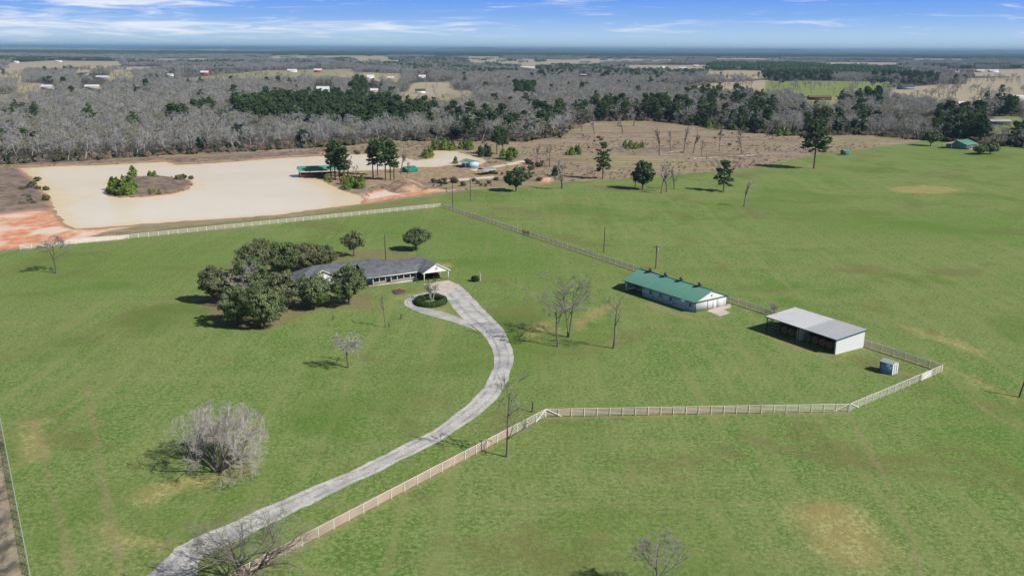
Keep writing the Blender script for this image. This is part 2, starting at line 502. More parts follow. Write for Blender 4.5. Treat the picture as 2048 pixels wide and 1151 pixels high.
z_dry = zone([gpoly(p) for p in ([(1610, 1000), (1660, 992), (1705, 1005), (1750, 1045), (1785, 1080), (1788, 1115), (1755, 1135), (1700, 1135), (1650, 1098), (1615, 1055), (1600, 1025)],
                                 [(1770, 368), (1840, 362), (1915, 366), (1925, 372), (1880, 378), (1800, 378)], [(270, 1005), (300, 985), (370, 968), (440, 955), (500, 935), (500, 950), (420, 975), (340, 1000), (300, 1012)],
                                 [(215, 1060), (260, 1075), (330, 1090), (380, 1095), (330, 1105), (255, 1100)], [(50, 860), (85, 850), (95, 900), (60, 930), (45, 900)], [(1150, 640), (1210, 605), (1230, 608), (1160, 655)], [(1045, 655), (1100, 640), (1120, 660), (1060, 676)],
                                 [(750, 540), (800, 530), (900, 525), (900, 535), (800, 545)], [(1880, 720), (1960, 745), (2040, 785), (2040, 795), (1960, 765)], [(1790, 640), (1880, 662), (1960, 690), (1950, 698), (1860, 668)], [(800, 600), (850, 583), (880, 575), (885, 582), (850, 592), (810, 606)], [(848, 620), (885, 618), (918, 634), (905, 636), (870, 628)])], 3.5)
z_strip = zone([gpoly([(-400, 820), (-60, 820), (-8, 815), (52, 1140), (70, 1240), (-400, 1240)])], 1.2)
z_litter = zone([gpoly([(405, 610), (440, 560), (470, 520), (520, 490), (640, 505), (700, 515), (690, 545), (585, 560), (600, 590), (740, 590), (742, 618), (640, 622), (530, 668), (430, 660)]), gpoly([(690, 520), (770, 528), (860, 516), (760, 500), (690, 508)])], 3)
z_lush = zone([gpoly(p) for p in ([(1840, 288), (1900, 284), (1990, 296), (1960, 310), (1850, 304)], [(1120, 680), (1020, 690), (1030, 740), (1080, 720), (1130, 700)], [(1880, 840), (2048, 800), (2100, 960), (1960, 930)], [(1500, 400), (2048, 420), (2048, 470), (1600, 460)], [(900, 470), (1150, 510), (1150, 590), (950, 560)],
                                   [(0, 520), (250, 500), (500, 480), (430, 560), (0, 620)], [(700, 400), (1100, 480), (1300, 540), (1000, 520), (700, 460)], [(1120, 245), (1170, 243), (1180, 250), (1125, 253)])], 22)
z_shore = zone([gpoly([(190, 476), (330, 459), (470, 445), (600, 434), (720, 414), (880, 404), (880, 412), (700, 428), (450, 462), (200, 488)]), gpoly([(1085, 262), (1120, 246), (1170, 242), (1190, 246), (1150, 256), (1120, 272), (1080, 298), (1050, 300)])], 4)

z_path = np.zeros(len(GP))
z_wet = zone([POND, ], 1.3, grow=1.4)
PATHS = [([(1885, 735), (1960, 800), (2048, 850)], .35, .62), ([(1150, 655), (1200, 622), (1240, 598)], .6, .62), ([(70, 850), (100, 960), (150, 1151)], .5, .5), ([(175, 780), (205, 950), (250, 1151)], .5, .5), ([(1250, 590), (1300, 606), (1391, 634), (1440, 630)], .7, .7), ([(1525, 662), (1600, 690), (1670, 712)], .8, .62),
         ([(1010, 560), (1120, 600), (1245, 590)], .35, .5), ([(1700, 822), (1800, 1000), (1850, 1151)], .35, .5), ([(920, 640), (880, 630), (850, 622)], .5, .6), ([(1060, 470), (1300, 640), (1500, 700), (1850, 745)], .3, .5), ([(468, 1172), (1093, 834)], .55, .62), ([(1094, 834), (1699, 817)], .55, .66), ([(1885, 736), (1460, 600), (881, 417)], .6, .66), ([(879, 417), (40, 511)], .6, .6)]
for px, hw, val in PATHS:
    cp = curve([at(*q) for q in px], 10)
    dd = np.full(len(GP), 1e9)
    for a, b in zip(cp[:-1], cp[1:]):
        ab = b - a; tq = np.clip(((GP[near] - a) @ ab) / max(ab @ ab, 1e-9), 0, 1)
        dd[near] = np.minimum(dd[near], np.linalg.norm(GP[near] - (a + tq[:, None] * ab), axis=1))
    z_path = np.maximum(z_path, val * np.clip(1.25 - dd / (hw * 2.2), 0, 1))
gidx = np.arange(nr * na).reshape(nr, na)
gq = np.stack([gidx[:-1], np.roll(gidx, -1, 1)[:-1], np.roll(gidx, -1, 1)[1:], gidx[1:]], -1).reshape(-1, 4)[:, ::-1]
g = G()
g.add(np.column_stack([GP, np.zeros(len(GP))]), gq)
g.add(np.column_stack([GP[:na], np.zeros(na)]), [list(range(na))[::-1]])

gm, t, p = new_mat('land')
co = t.n('ShaderNodeTexCoord').outputs['Object']
n_big = t.noise(co, .012, 4, .55)
n_mid = t.noise(t.mapping(co, scale=(1, .75, 1), rot=(0, 0, R(25))), .055, 5, .62, .3)
n_sm = t.noise(t.mapping(co, scale=(1, .6, 1), rot=(0, 0, R(-18))), .33, 5, .68, .25)
n_fine = t.noise(co, 1.5, 5, .72, .2)
n_mot = t.noise(t.mapping(co, loc=(31, 7, 0)), .9, 3, .6)
edge = t.math('ADD', t.math('MULTIPLY', t.math('SUBTRACT', n_sm, .5), .9), t.math('MULTIPLY', t.math('SUBTRACT', n_mid, .5), .9))


def msk(name, k=1.0, sharp=.22):
    v = t.math('ADD', t.attr(name), t.math('MULTIPLY', edge, k))
    v = t.math('MULTIPLY', t.sstep(v, .5 - sharp, .5 + sharp), t.sstep(t.attr(name), .02, .2))
    return v


n_blade = t.noise(t.mapping(co, scale=(1, .7, 1), rot=(0, 0, R(40))), 3.4, 4, .75)
gr = t.mix(t.sstep(n_mid, .38, .64), (0.096, 0.182, 0.033), (0.155, 0.217, 0.061))
gr = t.mix(t.sstep(n_big, .42, .58, 0, .6), gr, (0.163, 0.205, 0.064))
gr = t.mix(t.sstep(n_sm, .48, .64, 0, .55), gr, (0.194, 0.251, 0.083))
gr = t.mix(t.sstep(n_sm, .46, .34, 0, .45), gr, (0.073, 0.143, 0.026))
gr = t.mix(t.sstep(n_fine, .49, .58, 0, .70), gr, (0.245, 0.310, 0.115))
gr = t.mix(t.sstep(n_fine, .47, .37, 0, .52), gr, (0.056, 0.113, 0.020))
gr = t.mix(t.sstep(n_blade, .53, .64, 0, .55), gr, (0.284, 0.345, 0.138))
gr = t.mix(t.sstep(n_blade, .46, .34, 0, .38), gr, (0.043, 0.091, 0.017))
gr = t.mix(t.sstep(n_mot, .56, .70, 0, .45), gr, (0.202, 0.202, 0.087))
n_str = t.noise(t.mapping(co, scale=(.32, .012, 1), rot=(0, 0, R(-14))), 1.0, 3, .6)
n_str2 = t.noise(t.mapping(co, scale=(.02, .22, 1), rot=(0, 0, R(12))), 1.0, 4, .65, .4)
gr = t.mix(t.sstep(n_str, .50, .64, 0, .45), gr, (.225, .250, .095))
gr = t.mix(t.sstep(n_str2, .52, .68, 0, .26), gr, (.265, .262, .125))
gr = t.mix(t.sstep(t.noise(t.mapping(co, loc=(90, 40, 0)), .035, 5, .65, .6), .53, .66, 0, .55), gr, (.155, .142, .058))
gr = t.mix(t.sstep(t.noise(t.mapping(co, loc=(10, 140, 0)), .025, 4, .6, .5), .50, .66, 0, .42), gr, (.078, .158, .020))
gr = t.mix(t.math('MULTIPLY', msk('z_lush', 1.0, .45), .38), gr, t.mix(n_fine, (.05, .13, .012), (.15, .25, .04)))
gr = t.mix(t.math('MULTIPLY', msk('z_shore', .6), .7), gr, t.mix(n_fine, (.17, .17, .07), (.25, .21, .11)))
gr = t.mix(t.math('MULTIPLY', msk('z_dry', 1.0, .34), .80), gr, t.mix(t.sstep(n_sm, .38, .62), (.30, .245, .10), t.mix(t.sstep(n_fine, .4, .6), (.24, .225, .08), (.43, .40, .18))))
gr = t.mix(t.math('MULTIPLY', msk('z_path', .9, .4), .62), gr, t.mix(n_fine, (.20, .15, .085), (.36, .30, .17)))
weeds = t.mix(t.sstep(n_sm, .3, .7), (.185, .140, .100), (.34, .270, .190))
weeds = t.mix(t.sstep(n_fine, .5, .7, 0, .5), weeds, (.40, .32, .24))
weeds = t.mix(t.sstep(n_mid, .52, .64, 0, .7), weeds, (.20, .140, .105))
weeds = t.mix(t.sstep(n_big, .49, .60, 0, .65), weeds, (.25, .235, .105))
weeds = t.mix(t.sstep(n_str2, .50, .64, 0, .6), weeds, (.43, .365, .285))
weeds = t.mix(t.sstep(t.noise(t.mapping(co, scale=(.5, 1.6, 1), loc=(12, 77, 0)), .03, 5, .65), .53, .64, 0, .6), weeds, (.165, .125, .105))
gr = t.mix(msk('z_brown', .35), gr, weeds)
tan = t.mix(t.sstep(n_sm, .35, .65), (.24, .18, .115), (.38, .29, .19))
gr = t.mix(msk('z_tan', .5), gr, tan)
redc = t.mix(t.sstep(n_sm, .3, .68), (.54, .185, .095), (.66, .40, .27))
redc = t.mix(t.sstep(n_mid, .48, .66, 0, .9), redc, (.72, .58, .47))
redc = t.mix(t.sstep(n_fine, .6, .75, 0, .6), redc, (.25, .19, .12))
gr = t.mix(msk('z_red', .6), gr, redc)
gr = t.mix(msk('z_sand', .5), gr, t.mix(n_sm, (.55, .44, .33), (.74, .66, .55)))
gr = t.mix(t.math('MULTIPLY', msk('z_litter', .6), .55), gr, t.mix(n_fine, (.12, .09, .05), (.30, .22, .14)))
gr = t.mix(t.math('MULTIPLY', msk('z_wet', .8, .3), .8), gr, t.mix(n_sm, (.26, .165, .095), (.42, .30, .19)))
gr = t.mix(msk('z_strip', .15, .4), gr, t.mix(t.sstep(n_sm, .38, .62), t.mix(n_fine, (.05, .055, .05), (.14, .12, .10)), (.36, .30, .22)))
floor_ = t.mix(t.sstep(t.noise(co, .004, 4), .35, .65), (.115, .100, .085), (.075, .075, .055))
gr = t.mix(msk('z_wood', .3), gr, floor_)
fcol = t.mix(t.attr('z_fgreen'), t.mix(t.noise(co, .02, 4), (.32, .27, .19), (.43, .37, .27)), t.mix(t.noise(co, .02, 4), (.16, .21, .06), (.24, .27, .09)))
gr = t.mix(t.sstep(t.attr('z_field'), .3, .7), gr, fcol)
t.set(p.inputs['Base Color'], gr)
p.inputs['Roughness'].default_value = .95
p.inputs['Specular IOR Level'].default_value = .1
hgt = t.math('ADD', n_fine, t.math('MULTIPLY', n_sm, .8))
t.set(p.inputs['Normal'], t.n('ShaderNodeBump', {'Height': hgt, 'Strength': .40, 'Distance': .25}))
ground = obj('ground', g.mesh('ground', gm, True))
tag(ground, kind='structure')
for nme, arr in dict(z_brown=z_brown, z_wood=z_wood, z_field=z_field, z_fgreen=z_fgreen, z_red=z_red, z_tan=z_tan, z_sand=z_sand, z_dry=z_dry, z_strip=z_strip, z_litter=z_litter, z_lush=z_lush, z_shore=z_shore, z_path=z_path, z_wet=z_wet).items():
    a_ = ground.data.attributes.new(nme, 'FLOAT', 'POINT')
    full_ = np.concatenate([arr, arr[:na]]).astype(np.float32)
    a_.data.foreach_set('value', full_)

# ------------------------------------------------------------------ the pond and its island
wm, t, p = new_mat('muddy_water')
co = t.n('ShaderNodeTexCoord').outputs['Object']
nn = t.noise(co, .02, 4)
sh = t.attr('tint')
wcol = t.mix(t.sstep(nn, .3, .7), (.82, .71, .555), (.86, .76, .61))
wcol = t.mix(t.sstep(t.math('ADD', sh, t.math('MULTIPLY', t.math('SUBTRACT', t.noise(co, .12, 4), .5), .8)), .35, 1.0, 0, .7), wcol, (.84, .65, .33))
t.set(p.inputs['Base Color'], wcol)
p.inputs['Roughness'].default_value = .22
p.inputs['Specular IOR Level'].default_value = .34
rip = t.noise(t.mapping(co, scale=(1, 2.2, 1)), .9, 4, .6)
t.set(p.inputs['Normal'], t.n('ShaderNodeBump', {'Height': rip, 'Strength': .5, 'Distance': .2}))
shore = rough_poly(POND, 2.6, .55, rg)
import bmesh
bm = bmesh.new()
vs = [bm.verts.new((x, y, .06)) for x, y in shore]
es = [bm.edges.new((vs[i], vs[(i + 1) % len(vs)])) for i in range(len(vs))]
bmesh.ops.triangle_fill(bm, use_beauty=True, edges=es)
bmesh.ops.subdivide_edges(bm, edges=[e for e in bm.edges if e.calc_length() > 14], cuts=3, use_grid_fill=True)
bmesh.ops.triangulate(bm, faces=bm.faces)
bmesh.ops.subdivide_edges(bm, edges=[e for e in bm.edges if e.calc_length() > 10], cuts=1)
bmesh.ops.recalc_face_normals(bm, faces=bm.faces)
if sum(f.normal.z for f in bm.faces) < 0:
    bmesh.ops.reverse_faces(bm, faces=bm.faces)
me = bpy.data.meshes.new('pond_water')
bm.to_mesh(me); bm.free()
me.materials.append(wm)
wv = np.zeros(len(me.vertices) * 3); me.vertices.foreach_get('co', wv); wv = wv.reshape(-1, 3)
sd = np.minimum(np.abs(sdist(wv[:, :2], POND)), np.abs(sdist(wv[:, :2], ISLAND)))
a_ = me.attributes.new('tint', 'FLOAT', 'POINT'); a_.data.foreach_set('value', np.exp(-sd / 9).astype(np.float32))
tag(obj('pond_water', me), kind='structure')

earthm, t, p = new_mat('weedy_earth')
co = t.n('ShaderNodeTexCoord').outputs['Object']
n1, n2, n3 = t.noise(co, .22, 5, .65), t.noise(co, 1.2, 5, .7), t.noise(co, .07, 3)
c = t.mix(t.sstep(n1, .35, .65), (.115, .080, .068), (.25, .185, .145))
c = t.mix(t.sstep(n2, .5, .72, 0, .6), c, (.34, .26, .19))
c = t.mix(t.sstep(n3, .55, .68, 0, .5), c, (.20, .19, .09))
zc = t.n('ShaderNodeSeparateXYZ', {0: co}).outputs[2]
c = t.mix(t.sstep(zc, .55, .15, 0, .75), c, (.45, .26, .16))
t.set(p.inputs['Base Color'], c); p.inputs['Roughness'].default_value = .95
t.set(p.inputs['Normal'], t.n('ShaderNodeBump', {'Height': n2, 'Strength': .9, 'Distance': .3}))


def mound(name, poly, h, step=2.2, seed=1, power=.6, mat=None):
    """a raised piece of earth inside an outline"""
    r_ = np.random.default_rng(seed)
    lo, hi = poly.min(0) - 1, poly.max(0) + 1
    xs, ys = np.arange(lo[0], hi[0], step), np.arange(lo[1], hi[1], step)
    gx, gy = np.meshgrid(xs, ys)
    P_ = np.stack([gx.ravel(), gy.ravel()], 1) + r_.normal(0, .12 * step, (gx.size, 2))
    d = sdist(P_, poly)
    dm = max(d.max(), 1e-3)
    ph = r_.uniform(0, 6, 6)
    wob = sum(np.sin(P_[:, 0] * k1 + P_[:, 1] * k2 + q) for k1, k2, q in zip((.31, .17, -.43), (.23, -.37, .29), ph)) / 3
    zz = np.where(d > -step, h * np.clip((d + .3) / dm, 0, 1) ** power * (1 + .28 * wob) + r_.normal(0, .05 * h, len(d)) * (d > 0), -.3)
    zz = np.where(d < 0, -.25, zz)
    ny, nx = gx.shape
    ix = np.arange(nx * ny).reshape(ny, nx)
    q = np.stack([ix[:-1, :-1], ix[:-1, 1:], ix[1:, 1:], ix[1:, :-1]], -1).reshape(-1, 4)
    q = q[(d[q] > -step).any(1)]
    g_ = G(); g_.add(np.column_stack([P_, zz]), q)
    return obj(name, g_.mesh(name, mat or earthm, True))


tag(mound('island_ground', ISLAND, 1.6, 1.6, 4), kind='structure')
bank = []
for px in ([(-160, 470), (-120, 400), (-20, 352), (36, 346), (46, 355), (62, 365), (80, 388), (98, 405), (110, 432), (60, 432), (0, 440)],):
    bank.append(mound('earth_bank', gpoly(px), 1.5, 2.2, 5))
bank.append(mound('earth_bank', gpoly([(40, 343), (110, 340), (200, 337), (330, 329), (352, 335), (385, 333), (470, 327), (560, 319), (642, 314), (642, 307), (560, 311), (470, 317), (385, 322), (330, 322), (200, 331), (40, 338)]), 1.3, 2.2, 6))
for b_ in bank:
    tag(b_, kind='structure')

# ------------------------------------------------------------------ the drive
rm_, t, p = new_mat('worn_asphalt')
co = t.n('ShaderNodeTexCoord').outputs['Object']
n1, n2, n3 = t.noise(co, .35, 5, .65), t.noise(co, 2.6, 5, .7), t.noise(t.mapping(co, loc=(5, 9, 0)), .13, 4, .6)
c = t.mix(t.sstep(n1, .38, .62), (.42, .41, .385), (.55, .535, .505))
c = t.mix(t.sstep(n3, .48, .64, 0, .65), c, (.25, .26, .275))
c = t.mix(t.sstep(n2, .54, .68, 0, .7), c, (.19, .20, .215))
c = t.mix(t.sstep(n2, .44, .34, 0, .6), c, (.56, .55, .52))
vo = t.n('ShaderNodeTexVoronoi', {'Vector': t.n('ShaderNodeVectorMath', {0: co, 1: t.n('ShaderNodeTexNoise', {'Vector': co, 'Scale': .6, 'Detail': 3}).outputs[1]}, operation='ADD'), 'Scale': .42}, feature='DISTANCE_TO_EDGE')
c = t.mix(t.sstep(vo.outputs[0], .016, .003, 0, .55), c, (.16, .165, .17))
tr_ = t.attr('tint')
trk = t.math('MULTIPLY', t.sstep(t.math('ABSOLUTE', t.math('SUBTRACT', t.math('ABSOLUTE', t.math('SUBTRACT', tr_, .5)), .22)), .10, .02), t.sstep(t.noise(t.mapping(co, scale=(1, 1, 1)), .5, 5, .7), .40, .58, 0, .75))
c = t.mix(trk, c, (.22, .225, .23))
t.set(p.inputs['Base Color'], c); p.inputs['Roughness'].default_value = .9
t.set(p.inputs['Normal'], t.n('ShaderNodeBump', {'Height': n2, 'Strength': .3, 'Distance': .05}))


def strip(name, pairs, z, mat, cols=9, n=16, seed=1, amp=1.0):
    r_ = np.random.default_rng(seed)
    L_, R_ = curve([at(*a) for a, b in pairs], n), curve([at(*b) for a, b in pairs], n)
    for E_ in (L_, R_):
        q = np.column_stack([np.convolve(r_.normal(0, .30 * amp, len(E_) + 6), np.ones(7) / 7, 'valid') for _ in range(2)])
        E_ += q
    u = np.linspace(0, 1, cols)
    P_ = L_[:, None] * (1 - u)[None, :, None] + R_[:, None] * u[None, :, None]
    ny, nx = P_.shape[:2]
    ix = np.arange(nx * ny).reshape(ny, nx)
    q = np.stack([ix[:-1, :-1], ix[:-1, 1:], ix[1:, 1:], ix[1:, :-1]], -1).reshape(-1, 4)
    g_ = G(); g_.add(np.column_stack([P_.reshape(-1, 2), np.full(nx * ny, z)]), q, np.tile(u, ny))
    o = obj(name, g_.mesh(name, mat))
    return tag(o, kind='structure')


DRIVE = [((255, 1185), (395, 1190)), ((310, 1150), (406, 1129)), ((348, 1112), (430, 1111)), ((383, 1088), (466, 1095)), ((453, 1057), (515, 1066)), ((543, 1015), (588, 1032)), ((640, 973), (680, 984)), ((720, 938), (770, 941)), ((800, 898), (852, 900)),
                   ((880, 855), (922, 858)), ((930, 815), (977, 816)), ((965, 780), (1005, 783)), ((985, 745), (1022, 745)), ((990, 712), (1026, 704)), ((980, 686), (1013, 669)), ((962, 664), (990, 640)), ((940, 648), (968, 618)), ((918, 630), (952, 602)),
                   ((902, 610), (938, 588)), ((888, 594), (926, 577)), ((866, 581), (916, 568))]
strip('driveway', DRIVE, .020, rm_)
strip('driveway_loop', [((955, 662), (928, 640)), ((928, 652), (906, 631)), ((898, 642), (886, 625)), ((870, 635), (867, 621)), ((846, 628), (850, 617)), ((826, 621), (837, 611)), ((812, 613), (829, 606)), ((809, 606), (828, 601)), ((814, 599), (833, 597)), ((828, 593), (843, 595)), ((846, 588), (857, 592)), ((866, 583), (876, 592))], .026, rm_, 7, 10, 2, .5)
g = G(); ap = [at(*q) for q in ((846, 569.5), (897, 561.5), (919, 572), (908, 579), (885, 586), (868, 582))]
g.poly([(x, y, .034) for x, y in ap])
tag(obj('concrete_apron', g.mesh('concrete_apron', M['concrete'])), kind='structure')


# ------------------------------------------------------------------ buildings: helpers
def gable_roof(g, s0, s1, t0, t1, ze, zr, th=.16, axis='s', hip0=0.0, hip1=0.0):
    """roof slab over a rectangle; ridge along s (or t); hip0/hip1 pull the ridge ends in"""
    if axis == 's':
        tm = (t0 + t1) / 2
        e = [(s0, t0, ze), (s1, t0, ze), (s1, t1, ze), (s0, t1, ze)]
        r0, r1 = (s0 + hip0, tm, zr), (s1 - hip1, tm, zr)
    else:
        sm = (s0 + s1) / 2
        e = [(s0, t1, ze), (s0, t0, ze), (s1, t0, ze), (s1, t1, ze)]
        r0, r1 = (sm, t1 - hip1, zr), (sm, t0 + hip0, zr)
    V = np.array(e + [r0, r1], float)
    F4 = [[0, 1, 5, 4], [2, 3, 4, 5]]
    W = V - np.array([0, 0, th])
    g.add(V, F4); g.add(W, [f[::-1] for f in F4])
    if (hip0 if axis == 's' else hip1) > 0:
        g.add(V, [[3, 0, 4]]); g.add(W, [[0, 3, 4]])
    else:
        g.add(np.array([V[3], V[4], W[4], W[3]]), [[0, 1, 2, 3]]); g.add(np.array([V[4], V[0], W[0], W[4]]), [[0, 1, 2, 3]])
    if (hip1 if axis == 's' else hip0) > 0:
        g.add(V, [[1, 2, 5]]); g.add(W, [[2, 1, 5]])
    else:
        g.add(np.array([V[1], V[5], W[5], W[1]]), [[0, 1, 2, 3]]); g.add(np.array([V[5], V[2], W[2], W[5]]), [[0, 1, 2, 3]])
    for i in range(4):
        j = (i + 1) % 4
        if (i, j) in ((0, 1), (2, 3)) or ((hip1 if axis == 's' else hip0) > 0 and i == 1) or ((hip0 if axis == 's' else hip1) > 0 and i == 3):
            g.add(np.array([V[i], W[i], W[j], V[j]]), [[0, 1, 2, 3]])
    return g


def wall_with_openings(g, a, b, z0, z1, th, openings=()):
    """wall from a to b (s,t) with rectangular holes (u0,u1,zlo,zhi) measured along it; built of butted boxes"""
    a, b = np.array(a, float), np.array(b, float)
    L = np.linalg.norm(b - a); d = (b - a) / L; rot = math.atan2(d[1], d[0])
    def bx(u0, u1, za, zb):
        if u1 - u0 > .01 and zb - za > .01:
            c = a + d * (u0 + u1) / 2
            g.box((c[0], c[1], (za + zb) / 2), (u1 - u0, th, zb - za), rot)
    u = 0.0
    for (u0, u1, lo, hi) in sorted(openings):
        bx(u, u0, z0, z1); bx(u0, u1, z0, lo); bx(u0, u1, hi, z1); u = u1
    bx(u, L, z0, z1)


def window(parent, c, wdt, hgt, rot, frame='trim', name='window'):
    """window set in a wall: frame, crossbar and pane; c is the wall-face centre, rot the wall's direction"""
    d = np.array([math.cos(rot), math.sin(rot), 0]); nrm = np.array([d[1], -d[0], 0])
    c = np.array(c, float) + nrm * .02
    g_ = G(); f = .09
    for sx in (-1, 1):
        g_.box(c + d * sx * (wdt / 2 - f / 2), (f, .06, hgt), rot)
    for z_ in (-hgt / 2 + f / 2, 0, hgt / 2 - f / 2):
        g_.box(c + np.array([0, 0, z_]), (wdt - 2 * f, .055, f * (1 if z_ else .6)), rot)
    w_ = part(name, g_, M[frame], parent)
    part('pane', G().box(c - nrm * .015, (wdt - 2 * f, .02, hgt - 2 * f), rot), M['glass'], w_)
    return w_


# ------------------------------------------------------------------ the ranch house
HO = at(848.7, 567.9)
HA = math.atan2(.505, .863)
house = thing('ranch_house', 'long low ranch house with dark grey shingle roof, white porch and front carport', 'house', HO, HA)
g = G()
wall_with_openings(g, (-14, 5.6), (.2, 5.6), 0, 2.45, .2, [(3.2, 4.3, .1, 2.1), (4.7, 6.5, .9, 2.1), (8.1, 9.0, .1, 2.1), (9.6, 11.4, .9, 2.1), (11.9, 13.5, .9, 2.1)])
g.box((-6.9, 14.0, 1.22), (14.2, .2, 2.45)); g.box((.3, 9.8, 1.22), (.2, 8.2, 2.45))
g.box((-17.5, 16.4, 1.22), (25, .2, 2.45)); g.box((-29.9, 13.4, 1.22), (.2, 5.8, 2.45)); g.box((-28.3, 10.6, 1.22), (3.0, .2, 2.45)); g.box((-17.4, 10.6, 1.22), (7.0, .2, 2.45)); g.box((-5.0, 15.2, 1.22), (.2, 2.2, 2.45))
g.box((-20.9, 9.9, 1.22), (.2, 1.2, 2.45)); g.box((-26.7, 9.9, 1.22), (.2, 1.2, 2.45))
part('wall', g, M['bluewall'], house)
g = G()
g.prism([(-26.8, 9.2, 0), (-20.8, 9.2, 0), (-20.8, 9.2, 2.5), (-23.8, 9.2, 4.2), (-26.8, 9.2, 2.5)], (0, .15, 0))
part('front_gable', g, M['trim'], house)
g = G()
gable_roof(g, -14.6, 3.0, 2.9, 14.7, 2.48, 4.85)
gable_roof(g, -30.5, -4.4, 9.4, 17.0, 2.50, 4.80, hip0=5.8, hip1=3.4)
gable_roof(g, -27.3, -20.3, 8.8, 13.0, 2.52, 4.45, axis='t')
gable_roof(g, -.35, 7.6, .2, 11.4, 2.54, 4.70, axis='t', hip1=.0)
part('roof', g, M['shingle'], house)
part('fascia', G().box((-7.6, 2.86, 2.40), (13.9, .05, .20)), M['trim'], house)
part('fascia', G().box((7.63, 5.8, 2.46), (.05, 11.1, .18)), M['trim'], house)
for (s0, sm, s1, tt_, ze, zr) in ((-.42, 3.62, 7.67, .16, 2.50, 4.68), (-27.36, -23.8, -20.24, 8.76, 2.48, 4.43)):
    part('fascia', G().prism([(s0, tt_, ze - .17), (sm, tt_, zr - .17), (s1, tt_, ze - .17), (s1, tt_, ze + .02), (sm, tt_, zr + .02), (s0, tt_, ze + .02)], (0, -.05, 0)), M['trim'], house)
g = G(); g.prism([(.05, .42, 2.42), (7.2, .42, 2.42), (7.2, .42, 2.52), (3.62, .42, 4.48), (.05, .42, 2.52)], (0, .1, 0))
cg = part('carport_gable', g, M['trim'], house)
for cx, tt_, zz in ((3.62, .40, 3.35), (-23.9, 9.18, 3.35)):
    g = G()
    for k in range(16):
        a0 = k * math.pi / 8; a1 = a0 + math.pi / 8
        g.tube([(cx + .33 * math.cos(a0), tt_, zz + .33 * math.sin(a0)), (cx + .33 * math.cos(a1), tt_, zz + .33 * math.sin(a1))], .06, 5)
    g.tube([(cx, tt_ + .01, zz), (cx, tt_ - .02, zz)], .2, 12)
    part('round_vent', g, M['greywall'], house)
for s_, t_ in ((.2, .5), (7.05, .5), (7.05, 5.4), (7.05, 10.6)):
    part('carport_post', G().box((s_, t_, 1.22), (.16, .16, 2.44)), M['trim'], house)
part('carport_beam', G().box((7.05, 5.6, 2.36), (.14, 9.9, .14)), M['trim'], house)
part('carport_back_wall', G().box((3.7, 11.0, 1.22), (6.5, .15, 2.4)), M['bluewall'], house)
part('porch_floor', G().box((-6.9, 4.4, .10), (13.6, 2.2, .20)), M['concrete'], house)
for s_ in (-12.6, -10.9, -9.2, -7.7, -6.0, -4.2, -2.4, -.7):
    part('porch_post', G().box((s_, 3.45, 1.26), (.14, .14, 2.1)), M['trim'], house)
for s0, s1 in ((-12.6, -9.2), (-7.7, -.7)):
    g = G()
    g.box(((s0 + s1) / 2, 3.45, 1.02), (s1 - s0 - .15, .07, .07)); g.box(((s0 + s1) / 2, 3.45, .32), (s1 - s0 - .15, .06, .06))
    for k in range(int((s1 - s0) / .17)):
        g.box((s0 + .12 + k * .17, 3.45, .67), (.05, .04, .64))
    part('porch_railing', g, M['trim'], house)
for u0, u1 in ((4.7, 6.5), (9.6, 11.4), (11.9, 13.5)):
    window(house, (-14 + (u0 + u1) / 2, 5.62, 1.5), u1 - u0, 1.2, 0)
for u0, u1 in ((3.2, 4.3), (8.1, 9.0)):
    part('door', G().box((-14 + (u0 + u1) / 2, 5.62, 1.1), (u1 - u0, .08, 1.98)), M['roofdark'], house)
window(house, (-23.2, 9.18, 1.5), 1.5, 1.2, 0)
window(house, (-25.4, 9.18, 1.5), .9, 1.2, 0)

v = house.matrix_basis if False else None
def hl(s, t):
    return HO + np.array([s * math.cos(HA) - t * math.sin(HA), s * math.sin(HA) + t * math.cos(HA)])


car = thing('parked_vehicle', 'dark utility vehicle parked in the shade of the carport', 'vehicle', hl(4.6, 4.4), HA + R(90), z=.04)
g = G(); g.box((0, 0, .62), (4.2, 1.75, .55)); g.box((.1, 0, .34), (3.9, 1.6, .2)); g.box((-.5, 0, 1.02), (2.4, 1.6, .3))
part('body', g, M['black'], car)
part('cab', G().box((-.5, 0, 1.42), (2.3, 1.55, .55), 0, .85), M['glass'], car)
part('roof', G().box((-.5, 0, 1.72), (1.9, 1.3, .06)), M['black'], car)
for x_ in (-1.35, 1.35):
    for y_ in (-.82, .82):
        wh = part('wheel', G().tube([(x_, y_ - .11, .33), (x_, y_ + .11, .33)], .33, 16), M['stone'], car)
        part('rim', G().tube([(x_, y_ - .12, .33), (x_, y_ + .12, .33)], .18, 12), M['steel'], wh)
for y_ in (-.6, .6):
    part('headlight', G().box((2.11, y_, .72), (.04, .3, .16)), M['trim'], car)

# ------------------------------------------------------------------ the long stable barn
BO = at(1250, 577)
bu = at(1391, 621) - BO
BL = np.linalg.norm(bu); BA = math.atan2(bu[1], bu[0]); BD = 10.4
barn = thing('stable_barn', 'long white stable barn with green metal roof and four ridge vents', 'barn', BO, BA)
g = G()
H0 = 2.55
WIN = [9.2, 12.6, 16.0, 22.2]
wall_with_openings(g, (0, 0), (BL, 0), 0, H0, .2, [(.8, 6.4, 0, 2.25)] + [(x - .45, x + .45, .9, 2.0) for x in WIN])
part('front_wall', g, M['white_metal_shade_x'], barn)
for x_ in (BL - .1, .1):
    part('end_wall', G().box((x_, BD / 2, H0 / 2), (.2, BD - .2, H0)), M['white_metal'], barn)
part('back_wall', G().box((BL / 2, BD, H0 / 2), (BL, .2, H0)), M['white_metal_shade_x'], barn)
for x_ in (BL - .16, .02):
    part('gable', G().prism([(x_, .1, H0 + .02), (x_, BD - .1, H0 + .02), (x_, BD / 2, 4.38)], (.14, 0, 0)), M['trim'], barn)
